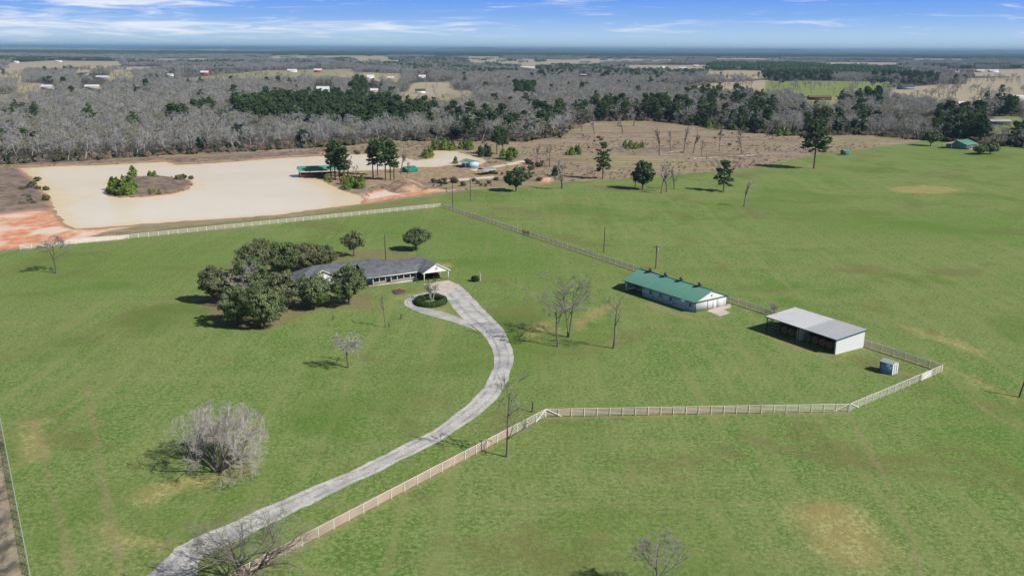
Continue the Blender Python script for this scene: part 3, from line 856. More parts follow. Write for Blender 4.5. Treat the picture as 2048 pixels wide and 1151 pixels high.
g = G(); gable_roof(g, -.45, BL + .4, -.6, BD + .6, H0 - .02, 4.62, th=.1)
roof = part('roof', g, M['green_roof'], barn)
part('ridge_cap', G().box((BL / 2, BD / 2, 4.62), (BL + .9, .4, .07)), M['trimgreen'], barn)
for x_ in (BL * .15, BL * .37, BL * .59, BL * .84):
    g = G()
    g.tube([(x_, BD / 2, 4.55), (x_, BD / 2, 4.95)], .30, 12); g.tube([(x_, BD / 2, 4.95), (x_, BD / 2, 5.15), (x_, BD / 2, 5.42), (x_, BD / 2, 5.6)], (.45, .62, .54, .15), 14)
    part('ridge_vent', g, M['steel'], barn)
g = G()
for zc in (H0 - .14,):
    g.box((BL / 2, -.63, zc + .06), (BL + .84, .05, .14)); g.box((BL + .42, BD / 2, H0 + .03), (.06, BD + 1.1, .16))
for y_ in (.02, BD * .38, BD - .02):
    g.box((BL + .02, y_, H0 / 2), (.05, .14, H0 - .06))
for x_ in (.05, BL - .06):
    g.box((x_, -.12, H0 / 2), (.14, .05, H0 - .06))
part('trim', g, M['trimgreen'], barn)
for x_ in WIN:
    window(barn, (x_, -.08, 1.45), .9, 1.1, 0)
g = G(); g.box((.74, -.13, 1.15), (.12, .06, 2.3)); g.box((6.46, -.13, 1.15), (.12, .06, 2.3)); g.box((3.6, -.13, 2.34), (5.85, .06, .12))
part('opening_frame', g, M['trim'], barn)
g = G(); g.box((3.7, 2.6, .6), (5.4, .08, 1.2)); g.box((6.6, 2.4, 1.1), (.1, 4.4, 2.2))
part('stall_partition', g, M['greywall'], barn)
g = G(); g.box((BL + .03, BD * .60, 1.05), (.05, 1.1, 2.1))
dr = part('door', g, M['trim'], barn)
part('handle', G().box((BL + .07, BD * .60 - .4, 1.05), (.05, .05, .18)), M['steel'], dr)
g = G(); g.box((BL + .03, BD * .78, 1.15), (.05, 2.2, 2.3)); part('sliding_door', g, M['white_metal'], barn)
g = G(); g.box((BL + .06, BD * .5, 3.35), (.06, .3, .5)); part('gable_light', g, M['greywall'], barn)
g = G(); g.poly([(x, y, .022) for x, y in [at(*q) for q in ((1414, 617), (1437, 608), (1461, 603), (1463, 610), (1449, 614), (1461, 621), (1441, 628))]])
tag(obj('concrete_path', g.mesh('concrete_path', M['concrete'])), kind='structure')

# ------------------------------------------------------------------ the open hay shed and the round bales in it
SO = at(1533, 655.5)
su = at(1672, 702) - SO
SL = np.linalg.norm(su); SA = math.atan2(su[1], su[0]); SD = 8.6; SF, SB = 3.15, 3.75
shed = thing('hay_shed', 'open-fronted hay shed with pale metal roof patched in two greys', 'shed', SO, SA)
g = G()
for x_ in (SL - .12,):
    g.prism([(x_, 0, 0), (x_, SD, 0), (x_, SD, SB - .1), (x_, 0, SF - .1)], (.1, 0, 0))
part('end_wall', g, M['white_metal'], shed)
g = G(); g.prism([(0, SD * .45, 0), (0, SD, 0), (0, SD, SB - .1), (0, SD * .45, SF + .2)], (.1, 0, 0))
part('far_end_wall', g, M['white_metal'], shed)
part('back_wall', G().box((SL / 2, SD - .05, SB / 2 - .1), (SL - .3, .1, SB - .2)), M['white_metal_shade_x'], shed)
g = G(); g.prism([(SL * .47, .3, 0), (SL * .47, SD - .2, 0), (SL * .47, SD - .2, SB - .15), (SL * .47, .3, SF - .12)], (.1, 0, 0))
part('middle_partition', g, M['white_metal'], shed)
sl = (SB - SF) / SD
def roofbox(s0, s1, dz=0.0):
    return [(s0, -.35, SF - .35 * sl + dz), (s1, -.35, SF - .35 * sl + dz), (s1, SD + .3, SB + .3 * sl + dz), (s0, SD + .3, SB + .3 * sl + dz)]
g = G(); g.prism(roofbox(-.25, SL * .56), (0, 0, .09)); part('roof', g, M['galv'], shed)
g = G(); g.prism(roofbox(SL * .56 + .003, SL + .25), (0, 0, .085)); part('newer_roof_panel', g, M['galv_new'], shed)
g = G(); g.box((SL / 2, -.38, SF - .02), (SL + .5, .05, .2))
g.prism([(SL + .26, -.35, SF - .16), (SL + .26, SD + .3, SB - .14), (SL + .26, SD + .3, SB + .10), (SL + .26, -.35, SF + .07)], (.04, 0, 0))
part('trim', g, M['trimgreen'], shed)
for x_ in (.06, SL * .47 - .12, SL - .22):
    part('front_post', G().box((x_, .0, (SF - .1) / 2), (.16, .16, SF - .1)), M['trimgreen'] if x_ < 1 else M['greywall'], shed)
g = G()
for z_ in (1.1, 2.1):
    g.box((.05, SD * .22, z_), (.08, SD * .44, .1))
part('side_rail', g, M['trimgreen'], shed)


def sl_(s, t):
    return SO + np.array([s * math.cos(SA) - t * math.sin(SA), s * math.sin(SA) + t * math.cos(SA)])


bale_me = None
for bay, spots in (('left', (1.7, 3.5, 5.3, 7.0)), ('right', (9.6, 11.4, 13.2, 15.0))):
    for k, s_ in enumerate(spots):
        for row in (0, 1):
            if bale_me is None:
                g = G(); rb = .86
                g.tube([(0, -.62, rb), (0, -.58, rb), (0, .58, rb), (0, .62, rb)], (rb - .06, rb, rb, rb - .06), 22)
                bale_me = g.mesh('hay_bale', M['hay'], False)
            b_ = obj('hay_bale', bale_me, loc=(*sl_(s_ * SL / 17.6, 2.0 + 2.0 * row), .01))
            b_.rotation_euler = (0, 0, SA + R(random.uniform(-6, 6)))
            tag(b_, 'round brown hay bale stored in the %s bay of the hay shed' % ('farther' if bay == 'left' else 'nearer'), 'hay bale', 'round bales in the %s bay of the hay shed' % ('farther' if bay == 'left' else 'nearer'))

# ------------------------------------------------------------------ the small white garden shed, front wall coloured blue for its shade
GO = at(1760, 734.5)
gu = at(1784.5, 742) - GO
GL = np.linalg.norm(gu); GA = math.atan2(gu[1], gu[0]); GD = 2.2
gs = thing('storage_shed', 'small white storage shed, front tinted blue as shade, green roof near the fence corner', 'shed', GO, GA)
part('shade_blue_wall', G().box((GL / 2, .05, 1.02), (GL - .1, .1, 2.04)), M['shade_blue_metal'], gs)
g = G()
for x_ in (.03, GL - .03):
    g.prism([(x_ - .03, 0, 0), (x_ - .03, GD, 0), (x_ - .03, GD, 2.05), (x_ - .03, GD / 2, 2.32), (x_ - .03, 0, 2.05)], (.06, 0, 0))
part('white_wall', g, M['white_metal'], gs)
part('back_wall', G().box((GL / 2, GD - .05, 1.02), (GL - .14, .08, 2.04)), M['white_metal_shade_x'], gs)
g = G(); gable_roof(g, -.12, GL + .12, -.15, GD + .15, 2.07, 2.46, th=.07); part('roof', g, M['grey_green'], gs)
g = G()
for x_ in (.05, GL - .05):
    g.box((x_, -.02, 1.0), (.1, .05, 2.0))
g.box((GL / 2, -.17, 2.0), (GL + .2, .04, .1))
for y_ in (.02, .75, 1.45, GD - .02):
    g.box((GL + .04, y_, 1.0), (.03, .08, 2.0))
part('trim', g, M['trimgreen'], gs)


# ------------------------------------------------------------------ pipe fences round the house pasture
def fence(label, p0, p1, posts_px, brown=1.0, brace0=False, brace1=False, m='fwhite', h=1.38):
    a, b = at(*p0), at(*p1)
    d = b - a; L = np.linalg.norm(d); ang = math.atan2(d[1], d[0])
    f = thing('pipe_fence', label, 'fence', a, ang)
    n = max(2, int(round(L / posts_px)))
    if n > 98:
        n = 98
    for k, z_ in enumerate(np.linspace(.22, h, 6)):
        part('rail', G().tube([(0, 0, z_), (L, 0, z_)], .040 if k == 5 else .027, 6), M[m], f)
    if brown:
        g_ = G()
        zs = np.linspace(.22, h, 6)
        for i in range(5):
            for q in (.5,):
                g_.tube([(0, .05, zs[i] + (zs[1] - zs[0]) * q), (L * brown, .05, zs[i] + (zs[1] - zs[0]) * q)], .046, 4)
        part('rusty_wire', g_, M['rust'], f)
    pm = G().tube([(0, 0, -.1), (0, 0, h + .06)], .058, 8).mesh('post', M[m], True)
    for k in range(n + 1):
        obj('post', pm, f, (L * k / n, -.06, 0))
    for on, x0, x1 in ((brace0, .1, 2.6), (brace1, L - .1, L - 2.6)):
        if on:
            part('brace', G().tube([(x0, -.1, h), (x1, -.1, .12)], .06, 8), M[m], f)
    return f


fence('white and rusty pipe fence beside the drive, running up to the middle corner', (468, 1172), (1093, 833), 2.45, .85, False, True)
fence('white pipe fence with rusty wire between middle corner and gateway corner', (1094, 832.5), (1699, 815.5), 2.1, .72, True, True)
fence('bright white pipe fence from the front gateway corner to the far right corner', (1701, 815), (1884, 735), 2.3, 0, True, False)
fence('long weathered pipe fence running behind the barn and hay shed to the back corner', (1885, 734), (881, 415.5), 2.6, 1.0, m='fbright')
fence('far white pipe fence between the pasture and the muddy pond', (879, 415.5), (40, 510), 3.0, 0, False, True, m='fbright')
for (px0, px1, lab, mt) in (((1842, 754), (1862, 745), 'white framed gate in the bright fence near the storage shed', 'white'), ((1045, 467.5), (1058, 471.5), 'rusty red gate in the long fence above the house pasture', 'redpipe'), ((1284, 541), (1297, 545), 'red brown steel gate panel by the far end of the barn', 'redpipe')):
    a, b = at(*px0), at(*px1); d = b - a; L = np.linalg.norm(d); ang = math.atan2(d[1], d[0])
    off = np.array([d[1], -d[0]]) / L * .16
    gt = thing('farm_gate', lab, 'gate', a + off, ang)
    g = G()
    for z_ in np.linspace(.3, 1.42, 6):
        g.tube([(0, 0, z_), (L, 0, z_)], .035, 6)
    part('gate_bars', g, M[mt], gt)
    g = G(); g.tube([(0, -.03, .2), (0, -.03, 1.6)], .06, 8); g.tube([(L, -.03, .2), (L, -.03, 1.6)], .06, 8); g.tube([(.05, -.05, .3), (L - .05, -.05, 1.4)], .045, 6)
    part('gate_frame', g, M[mt], gt)
# wire boundary fence at the left edge
a, b = at(-12, 780), at(66, 1165)
d = b - a; L = np.linalg.norm(d)
wf = thing('wire_fence', 'low green grey wire boundary fence along the bare brown strip', 'fence', a, math.atan2(d[1], d[0]))
g = G()
for z_ in (.25, .5, .75, 1.0, 1.2):
    g.tube([(0, 0, z_), (L, 0, z_)], .022, 4)
part('wire', g, M['grey_green'], wf)
pm = G().tube([(0, 0, -.1), (0, 0, 1.3)], .05, 6).mesh('post', M['grey_green'], True)
for k in range(int(L / 2.4) + 1):
    obj('post', pm, wf, (k * 2.4, .05, 0))

# ------------------------------------------------------------------ utility poles
for (x_, y_, top, lean, arm, lab) in ((904, 417, 365, 0, 0, 'wooden utility pole at the back fence corner'), (939, 403, 356, 0, .4, 'wooden utility pole in the grass beyond the back fence corner'), (771, 524, 470, -.01, 0, 'slim wooden pole rising behind the house roof'),
                                     (1207, 503, 449, .01, 0, 'wooden pole by the long fence left of the barn'), (1311, 534, 485, 0, 1.2, 'wooden utility pole with crossarm behind the barn'), (1581, 312, 285, 0, 0, 'thin pale pole at the brown field edge'),
                                     (1802, 284, 258, .02, 0, 'thin pole at the field edge left of the far green house'), (2040, 783, 722, .19, 0, 'leaning dark wooden pole alone in the grass past the fence corner')):
    h_ = (y_ - top) / (y_ - 98) * HCAM * 1.01
    pl = thing('utility_pole', lab, 'pole', at(x_, y_))
    rb = .17 if h_ > 5 else .12
    part('shaft', G().tube([(0, 0, -.3), (lean * h_ * .5, 0, h_ * .5), (lean * h_, 0, h_)], (rb, rb * .85, rb * .7), 10), M['post'] if y_ > 350 else M['log'], pl)
    if arm:
        g = G(); g.box((0, 0, h_ - .5), (arm * 2, .12, .14))
        ca = part('crossarm', g, M['post'], pl)
        g = G()
        for q in (-.9, 0.55, .9):
            g.tube([(arm * q, 0, h_ - .43), (arm * q, 0, h_ - .25)], .05, 6)
        part('insulator', g, M['trim'], ca)
        g = G(); g.tube([(.28, -.1, h_ - 1.5), (.28, -.1, h_ - .8)], .2, 10)
        part('transformer', g, M['greywall'], pl)

# ------------------------------------------------------------------ other buildings of the place
def simple_building(label, cat, name, o, ang, L, D, he, hr, wallm, roofm, over=.4, axis='s', door=None, wins=(), gablem=None):
    b_ = thing(name, label, cat, o, ang)
    g = G(); g.box((L / 2, .06, he / 2), (L, .12, he)); g.box((L / 2, D - .06, he / 2), (L, .12, he))
    part('long_wall', g, wallm, b_)
    g = G()
    if axis == 's':
        for x_ in (.02, L - .14):
            g.prism([(x_, .13, 0), (x_, D - .13, 0), (x_, D - .13, he), (x_, D / 2, hr - .12), (x_, .13, he)], (.12, 0, 0))
    else:
        for y_ in (-.02, D - .10):
            g.prism([(.0, y_, he + .01), (L, y_, he + .01), (L / 2, y_, hr - .12)], (0, .12, 0))
        g.box((.06, D / 2, he / 2), (.12, D - .3, he)); g.box((L - .06, D / 2, he / 2), (.12, D - .3, he))
    part('gable_wall', g, gablem or wallm, b_)
    g = G(); gable_roof(g, -over, L + over, -over, D + over, he - .02, hr, th=.12, axis=axis)
    part('roof', g, roofm, b_)
    if door:
        part('door', G().box((door[0], -.02, door[2] / 2), (door[1], .06, door[2])), M['roofdark'], b_)
    for x_ in wins:
        part('window', G().box((x_, -.03, he * .58), (1.1, .06, 1.0)), M['glass'], b_)
    return b_


fb = at(1928.5, 289.5)
far_house = simple_building('small far house with bright green metal roof at the pasture edge', 'house', 'green_roofed_house', fb, math.atan2(.60, .80), 12.5, 12.5, 2.9, 5.3, M['bluewall'], M['green_roof'], .9, wins=(2.0, 5.0, 8.0, 10.8), gablem=M['bluewall'])
part('porch_slab', G().box((6.25, -1.1, .12), (12.6, 2.0, .24)), M['concrete'], far_house)
for x_ in (.2, 3.3, 6.4, 9.4, 12.3):
    part('porch_post', G().box((x_, -.75, 1.5), (.16, .16, 2.6)), M['tan'], far_house)
g = G(); g.prism([(-.91, 13.1, 2.9), (-.91, 6.6, 4.6), (-4.6, 6.6, 3.3), (-4.6, 13.1, 2.4)], (0, 0, .1))
part('side_porch_roof', g, M['tan'], far_house)
for y_ in (6.8, 12.8):
    part('porch_post', G().box((-4.4, y_, 1.25), (.14, .14, 2.5)), M['tan'], far_house)

po = at(598, 360); pu = at(690, 355.5) - po; PA = math.atan2(pu[1], pu[0]); PL = 20.0; PD = 7.5
pav = thing('lakeside_pavilion', 'open dock pavilion with green roof standing in the muddy pond', 'pavilion', po, PA)
part('deck', G().box((PL / 2, PD / 2, .42), (PL, PD, .3)), M['deck'], pav)
g = G(); gable_roof(g, -.7, PL + .5, -.8, PD + .8, 3.05, 4.9, th=.12); part('roof', g, M['green_roof'], pav)
for x_ in (.15, PL * .25, PL * .5, PL * .75, PL - .15):
    for y_ in (.12, PD - .12):
        part('post', G().box((x_, y_, 1.55), (.18, .18, 3.1)), M['tan'], pav)
for (c_, s_) in (((PL / 2, .05, 1.0), (PL - .3, .07, .85)), ((PL / 2, PD - .05, 1.0), (PL - .3, .07, .85)), ((.05, PD / 2, 1.0), (.07, PD - .4, .85))):
    part('railing', G().box(c_, s_), M['deck'], pav)
for q in range(3):
    tb = thing('picnic_table', 'brown picnic table under the green roofed dock pavilion', 'table', po + np.array([math.cos(PA), math.sin(PA)]) * (4 + 5 * q) + np.array([-math.sin(PA), math.cos(PA)]) * 3.6, PA, 'picnic tables in the pavilion', z=.57)
    part('tabletop', G().box((0, 0, .74), (1.9, .8, .06)), M['deck'], tb)
    for y_ in (-.75, .75):
        part('bench', G().box((0, y_, .45), (1.9, .28, .05)), M['deck'], tb)
    for x_ in (-.7, .7):
        part('leg', G().box((x_, 0, .36), (.1, 1.5, .1)).box((x_, 0, .2), (.12, .12, .7)), M['deck'], tb)

bo = at(938, 336.8); bang = math.atan2(*(at(957, 335.3) - bo)[::-1])
bs = simple_building('white metal lake shed with shade-blue walls, green roof and side porch', 'shed', 'lake_shed', bo, bang, 5.0, 9.0, 3.0, 3.75, M['shade_blue_metal'], M['green_roof_y'], .35, 't')  # shaded walls of the white shed painted blue
part('white_front', G().box((2.5, -.04, 1.48), (5.0, .07, 2.95)), M['white_metal_shade_x'], bs)
for y_ in (.3, 4.5, 8.7):
    part('porch_post', G().box((-2.6, y_, 1.2), (.14, .14, 2.4)), M['tan'], bs)
g = G(); g.prism([(-.42, -.2, 2.8), (-2.9, -.2, 2.35), (-2.9, 9.2, 2.35), (-.42, 9.2, 2.8)], (0, 0, .09)); part('porch_roof', g, M['grey_green'], bs)
go = at(813, 347.5); ga = math.atan2(*(at(839, 344.2) - go)[::-1])
simple_building('low shelter with faded teal metal roof between the pond and bare tree', 'shelter', 'teal_shelter', go, ga, 6.2, 5.5, 1.2, 2.7, M['teal'], M['teal'], .3)
ao = at(967, 351.5); aa = math.atan2(*(at(995, 348.5) - ao)[::-1])
mc = thing('metal_carport', 'small open metal carport with faded green roof on the dirt yard', 'carport', ao, aa)
g = G(); pr = [(5.4 * .5 - 3.0 * math.cos(a_), 2.1 + 1.1 * math.sin(a_)) for a_ in np.linspace(0, math.pi, 11)]
for (ya, za), (yb, zb) in zip(pr[:-1], pr[1:]):
    g.prism([(-.2, ya, za), (-.2, yb, zb), (-.2, yb, zb + .06), (-.2, ya, za + .06)], (6.9, 0, 0))
part('roof', g, M['grey_green'], mc)
for x_ in (.1, 2.2, 4.4, 6.4):
    for y_ in (-.2, 5.6):
        part('post', G().box((x_, y_, 1.05), (.1, .1, 2.1)), M['steel'], mc)
part('back_panel', G().box((6.5, 2.7, 1.1), (.06, 5.6, 2.1)), M['greywall'], mc)
tr = thing('utility_trailer', 'dark trailer parked under the small metal carport', 'trailer', ao + np.array([math.cos(aa), math.sin(aa)]) * 3 + np.array([-math.sin(aa), math.cos(aa)]) * 2.7, aa)
part('bed', G().box((0, 0, .7), (4.2, 1.9, .5)), M['black'], tr)
for y_ in (-1.0, 1.0):
    part('wheel', G().tube([(0, y_ - .1, .35), (0, y_ + .1, .35)], .35, 14), M['stone'], tr)
to = at(1685.5, 303.2)
simple_building('tiny green shed alone at the far pasture edge by the tall pine', 'shed', 'green_shed', to, math.atan2(.35, .94), 3.4, 3.2, 2.3, 3.1, M['teal'], M['green_roof'], .25, door=(1.0, 1.1, 1.9))

FARB = []   # far farm buildings: photo x, ground y, width px, kind


def far_building(label, cat, x, y, wpx, wallm, roofm, he=3.6, hr=6.5, deep=.6, rot=0.0, name='farm_building'):
    mpp = HCAM / ((y - 98 + (x - 1024) * .0052) * .965)
    L = max(7, wpx * mpp * .9)
    o = at(x - wpx / 2, y)
    simple_building(label, cat, name, o, rot, L, max(7, L * deep), he, hr, M[wallm], M[roofm], .5)
    FARB.append((x - wpx / 2 - 3, x + wpx / 2 + 3, y - (hr + 1.5) / HCAM * (y - 97), y + 1))


for a_ in (
    ('red barn with white roof standing left among the bare far woods', 'barn', 405, 156, 17, 'red', 'rooflight', 5, 8.5, .7, .1, 'red_barn'),
    ('red barn with pale roof beside the white one in the far clearing', 'barn', 632, 149, 17, 'red', 'rooflight', 5.5, 9, .7, .1, 'red_barn'),
    ('white farm building just left of a far red barn', 'barn', 580, 149.5, 20, 'white', 'rooflight', 4.5, 8, .6, .05, 'white_barn'),
    ('white roofed building right behind the dense pine stand', 'barn', 643, 189, 27, 'white', 'rooflight', 4.5, 8, .7, .15, 'white_barn'),
    ('wide low shed with pale roof at upper left', 'shed', 200, 166, 26, 'greywall', 'rooflight', 3, 5.5, .7, .05, 'farm_shed'),
    ('long low dark roofed shed left of the pale roofed one', 'shed', 163, 159, 18, 'greywall', 'roofdark', 3, 5, .5, 0, 'farm_shed'),
    ('tan farmhouse with dark side roofs at left beyond the woods', 'house', 180, 187, 30, 'tan', 'rooflight', 3.4, 6, .5, .1, 'farmhouse'),
    ('grey metal building at far left beyond the woods', 'shed', 90, 189, 24, 'greywall', 'rooflight', 4, 6.5, .6, .1, 'farm_shed'),
    ('small white shed left of the far red barn', 'shed', 336, 160, 12, 'white', 'rooflight', 3.5, 5.5, .6, 0, 'farm_shed'),
    ('small white house at the edge of the straw field, top left', 'house', 112, 134, 12, 'white', 'rooflight', 4, 7, .6, 0, 'farmhouse'),
    ('white house nearest the left border at the straw field', 'house', 28, 137, 9, 'white', 'rooflight', 4.5, 8, .7, .2, 'farmhouse'),
    ('white gabled house in the clearing above the pine stand', 'house', 738, 161, 16, 'white', 'rooflight', 4, 8, .8, .3, 'farmhouse'),
    ('pale grey roofed house amid far bare trees', 'house', 778, 162, 14, 'tan', 'rooflight', 3.5, 6, .7, .1, 'farmhouse'),
    ('white roofed house in the middle of the far clearing', 'house', 841, 159, 15, 'white', 'rooflight', 4, 7, .6, .1, 'farmhouse'),
    ('white house with dark lean-to in the straw clearing', 'house', 838, 189, 22, 'white', 'roofdark', 3.6, 6, .6, .15, 'farmhouse'),
    ('grey roofed cabin right of the tall evergreen clump', 'house', 745, 189, 16, 'tan', 'rooflight', 3.4, 6, .6, .1, 'farmhouse'),
    ('very long white poultry house in the far distance', 'barn', 1055, 137, 42, 'white', 'rooflight', 4, 6.5, .15, 0, 'poultry_house'),
    ('long dark open shed among far bare trees', 'shed', 1165, 152, 17, 'roofdark', 'greywall', 3.5, 5.5, .5, 0, 'farm_shed'),
    ('blue grey farmhouse by the right hand straw field', 'house', 1815, 171, 32, 'bluewall', 'roofdark', 4.5, 8, .6, .2, 'farmhouse'),
    ('long brown roofed barn hidden in the right hand woods', 'barn', 1640, 194, 50, 'roofdark', 'deck', 3.5, 5.5, .3, .05, 'farm_shed'),
    ('white greenhouse tunnel at the right border', 'greenhouse', 2040, 188, 32, 'white', 'rooflight', 3, 5, .4, 0, 'greenhouse'),
    ('large white building on the far right field', 'barn', 1985, 135, 20, 'white', 'rooflight', 5, 8, .5, 0, 'white_barn'),
    ('grey building left of the large white one on the far right field', 'barn', 1958, 135, 18, 'greywall', 'rooflight', 5, 8, .5, 0, 'farm_building'),
    ('white house near the right border among evergreens', 'house', 1920, 204, 12, 'white', 'rooflight', 3.4, 5.5, .7, 0, 'farmhouse'),
    ('white farm building beside the straw fields at upper middle right', 'barn', 1320, 134, 14, 'white', 'rooflight', 4, 7, .5, 0, 'white_barn'),
    ('second white farm building from the dark far pine belt', 'barn', 1362, 135, 16, 'white', 'rooflight', 4, 7, .5, 0, 'white_barn'),
    ('small pale house closest to the dark far pine belt', 'house', 1388, 130, 10, 'tan', 'rooflight', 4, 7, .6, 0, 'farmhouse'),
    ('pale long shed at the far middle, left of the big straw field', 'shed', 790, 126, 15, 'greywall', 'rooflight', 4, 6, .4, 0, 'farm_shed'),
    ('white house under far evergreens left of the big straw field', 'house', 906, 134, 8, 'white', 'rooflight', 4.5, 7, .7, 0, 'farmhouse'),
    ('low dark farm shed among trees near the right border', 'shed', 2000, 240, 44, 'roofdark', 'greywall', 3, 4.5, .3, 0, 'farm_shed'),
):
    far_building(*a_)

# dirt pile and logs in the brown field
mp = gpoly([(768, 376), (785, 366), (815, 363), (838, 368), (852, 380), (830, 386), (790, 389), (770, 385)])
tag(mound('dirt_pile', mp, 3.0, 1.5, 9, .9, M['dirtmound']), 'large pile of pink and brown excavated dirt beside the pond', 'dirt pile')
lp = random.Random(5)
for k, (x, y, L, an, lab) in enumerate([(1395, 314, 8, .45, 'bleached fallen log lying left of the burnt stub'), (1424, 312, 7, .5, 'bleached fallen log lying right of the burnt stub'), (1470, 309, 10, -.2, 'longest log of the pile in the brown field'), (1490, 308, 8, .1, 'pale log lying across the right side of the log pile'),
                                        (1482, 312, 7, -.35, 'log at the near edge of the log pile'), (1500, 306.5, 6, .15, 'short bleached log at the right end of the log pile'), (1350, 302, 9, .05, 'fallen trunk lying under the bare field trees'), (900, 384, 5, .9, 'pale log lying on the red clay bank')]):
    xy = at(x, y)
    g = G(); g.tube([(-L / 2, 0, .3), (0, .25, .34), (L / 2, -.1, .28)], (.34, .3, .2), 8)
    g.tube([(L * .1, .1, .35), (L * .22, .9, .9)], (.13, .05), 6); g.tube([(-L * .2, .1, .35), (-L * .1, -.8, .8)], (.12, .05), 6)
    o = obj('fallen_log', g.mesh('fallen_log', M['log'], True), loc=(*xy, .02)); o.rotation_euler = (0, 0, an)
    tag(o, lab, 'log')

# ------------------------------------------------------------------ trees
rt = np.random.default_rng(11)


def grow(P, Rd, nchild, t0, ratio, ang, up, m, rr, wig, rmin, tmax=1.0, curl=0.0):
    N, m0, _ = P.shape
    par = np.repeat(np.arange(N), nchild)
    t = rt.uniform(t0, tmax, len(par)); t[::max(nchild, 1)] = tmax
    f = t * (m0 - 1); i = np.minimum(f.astype(int), m0 - 2); f = f - i
    p0 = P[par, i] * (1 - f)[:, None] + P[par, i + 1] * f[:, None]
    d = P[par, i + 1] - P[par, i]; d /= np.maximum(np.linalg.norm(d, axis=1, keepdims=True), 1e-6)
    plen = np.linalg.norm(np.diff(P, axis=1), axis=2).sum(1)[par]
    rnd = rt.normal(0, 1, d.shape); perp = rnd - (rnd * d).sum(1, keepdims=True) * d
    perp /= np.maximum(np.linalg.norm(perp, axis=1, keepdims=True), 1e-6)
    a = rt.normal(ang, .22, len(par))[:, None]
    d = d * np.cos(a) + perp * np.sin(a); d[:, 2] += up
    d /= np.linalg.norm(d, axis=1, keepdims=True)
    ln = plen * ratio * rt.uniform(.65, 1.25, len(par)) * (1.15 - .45 * t)
    pts = [p0]
    for k in range(1, m):
        d = d + rt.normal(0, wig, d.shape); d[:, 2] += curl
        d /= np.linalg.norm(d, axis=1, keepdims=True)
        pts.append(pts[-1] + d * (ln / (m - 1))[:, None])
    r0 = np.maximum((Rd[par, i] * (1 - f) + Rd[par, i + 1] * f) * rr, rmin)
    return np.stack(pts, 1), np.maximum(r0[:, None] * np.linspace(1, .4, m)[None], rmin * .6)


def bare_geo(H, W, r0, spec, stems=1, lean=(0, 0), trunk_h=.72, rmin=.02, splay=.25, wig0=.06, k0=8, dome=None):
    """leafless tree: returns (wood, twigs) collectors; spec = per level (children, start, length ratio, angle, up, wiggle)"""
    P = []
    for s_ in range(stems):
        a = rt.uniform(0, 6.28); sp = splay * (stems > 1) * rt.uniform(.25, 1.15); d = np.array([lean[0] + sp * math.cos(a), lean[1] + sp * math.sin(a), 1.0])
        p_ = np.array([.15 * math.cos(a) * (stems > 1), .15 * math.sin(a) * (stems > 1), -.15]); q = [p_]
        for k in range(6):
            d = d + np.array([*rt.normal(0, wig0, 2), 0]); d /= np.linalg.norm(d)
            p_ = p_ + d * H * trunk_h / 6; q.append(p_)
        P.append(q)
    P = np.array(P); Rd = np.repeat((r0 * np.linspace(1, .45, 7) * np.array([1.35, 1, 1, 1, 1, 1, 1]))[None], stems, 0)
    lv = [(P, Rd)]
    for i, (n, t0, ra, an, up, wg) in enumerate(spec):
        m = 5 if i < 2 else (4 if i == 2 else 3)
        lv.append(grow(*lv[-1], n, t0, ra, an, up, m, .62 if i == 0 else .55, wg, rmin * (1 if i >= len(spec) - 1 else 1.5)))
    allp = np.vstack([l[0].reshape(-1, 3) for l in lv])
    rad = np.percentile(np.hypot(allp[:, 0] - lean[0] * H * .4, allp[:, 1] - lean[1] * H * .4), 90)
    sx, sz = (W / 2) / rad, H / np.percentile(allp[:, 2], 99.8)
    wood, twigs = G(), G()
    for i, (p_, r_) in enumerate(lv):
        p_ = p_ * np.array([sx, sx, sz])
        if dome:
            c_ = np.array([lean[0] * H * .4, lean[1] * H * .4, H * dome]); e_ = np.array([W / 2, W / 2, H * (1 - dome)])
            e_ = np.where(p_[:, :, 2:3] > H * dome, e_, np.array([W / 2, W / 2, H * dome * 1.5])); q_ = (p_ - c_) / e_; rr_ = np.maximum(np.linalg.norm(q_, axis=2, keepdims=True), 1e-6)
            nr_ = np.where(rr_ > .78, .78 + .26 * np.tanh((rr_ - .78) / .36), rr_)
            p_ = c_ + q_ / rr_ * nr_ * e_
        k = k0 if i == 0 else (5 if i == 1 else (4 if i == 2 else 3))
        V, F = tubes(p_, r_, k)
        tn = np.repeat(rt.uniform(0, 1, len(p_)), p_.shape[1] * k)
        (wood if i < 2 else twigs).add(V, F, tn)
    return wood, twigs


def cards(P, nrm, w, h, tint, along=None):
    N = len(P)
    nrm = nrm / np.maximum(np.linalg.norm(nrm, axis=1, keepdims=True), 1e-6)
    a = along if along is not None else rt.normal(0, 1, (N, 3))
    a = a - (a * nrm).sum(1, keepdims=True) * nrm; a /= np.maximum(np.linalg.norm(a, axis=1, keepdims=True), 1e-6)
    b = np.cross(nrm, a)
    a = a * (h / 2)[:, None]; b = b * (w / 2)[:, None]
    V = np.stack([P - a, P + b, P + a, P - b], 1).reshape(-1, 3)
    return V, np.arange(4 * N).reshape(N, 4), np.repeat(tint, 4)


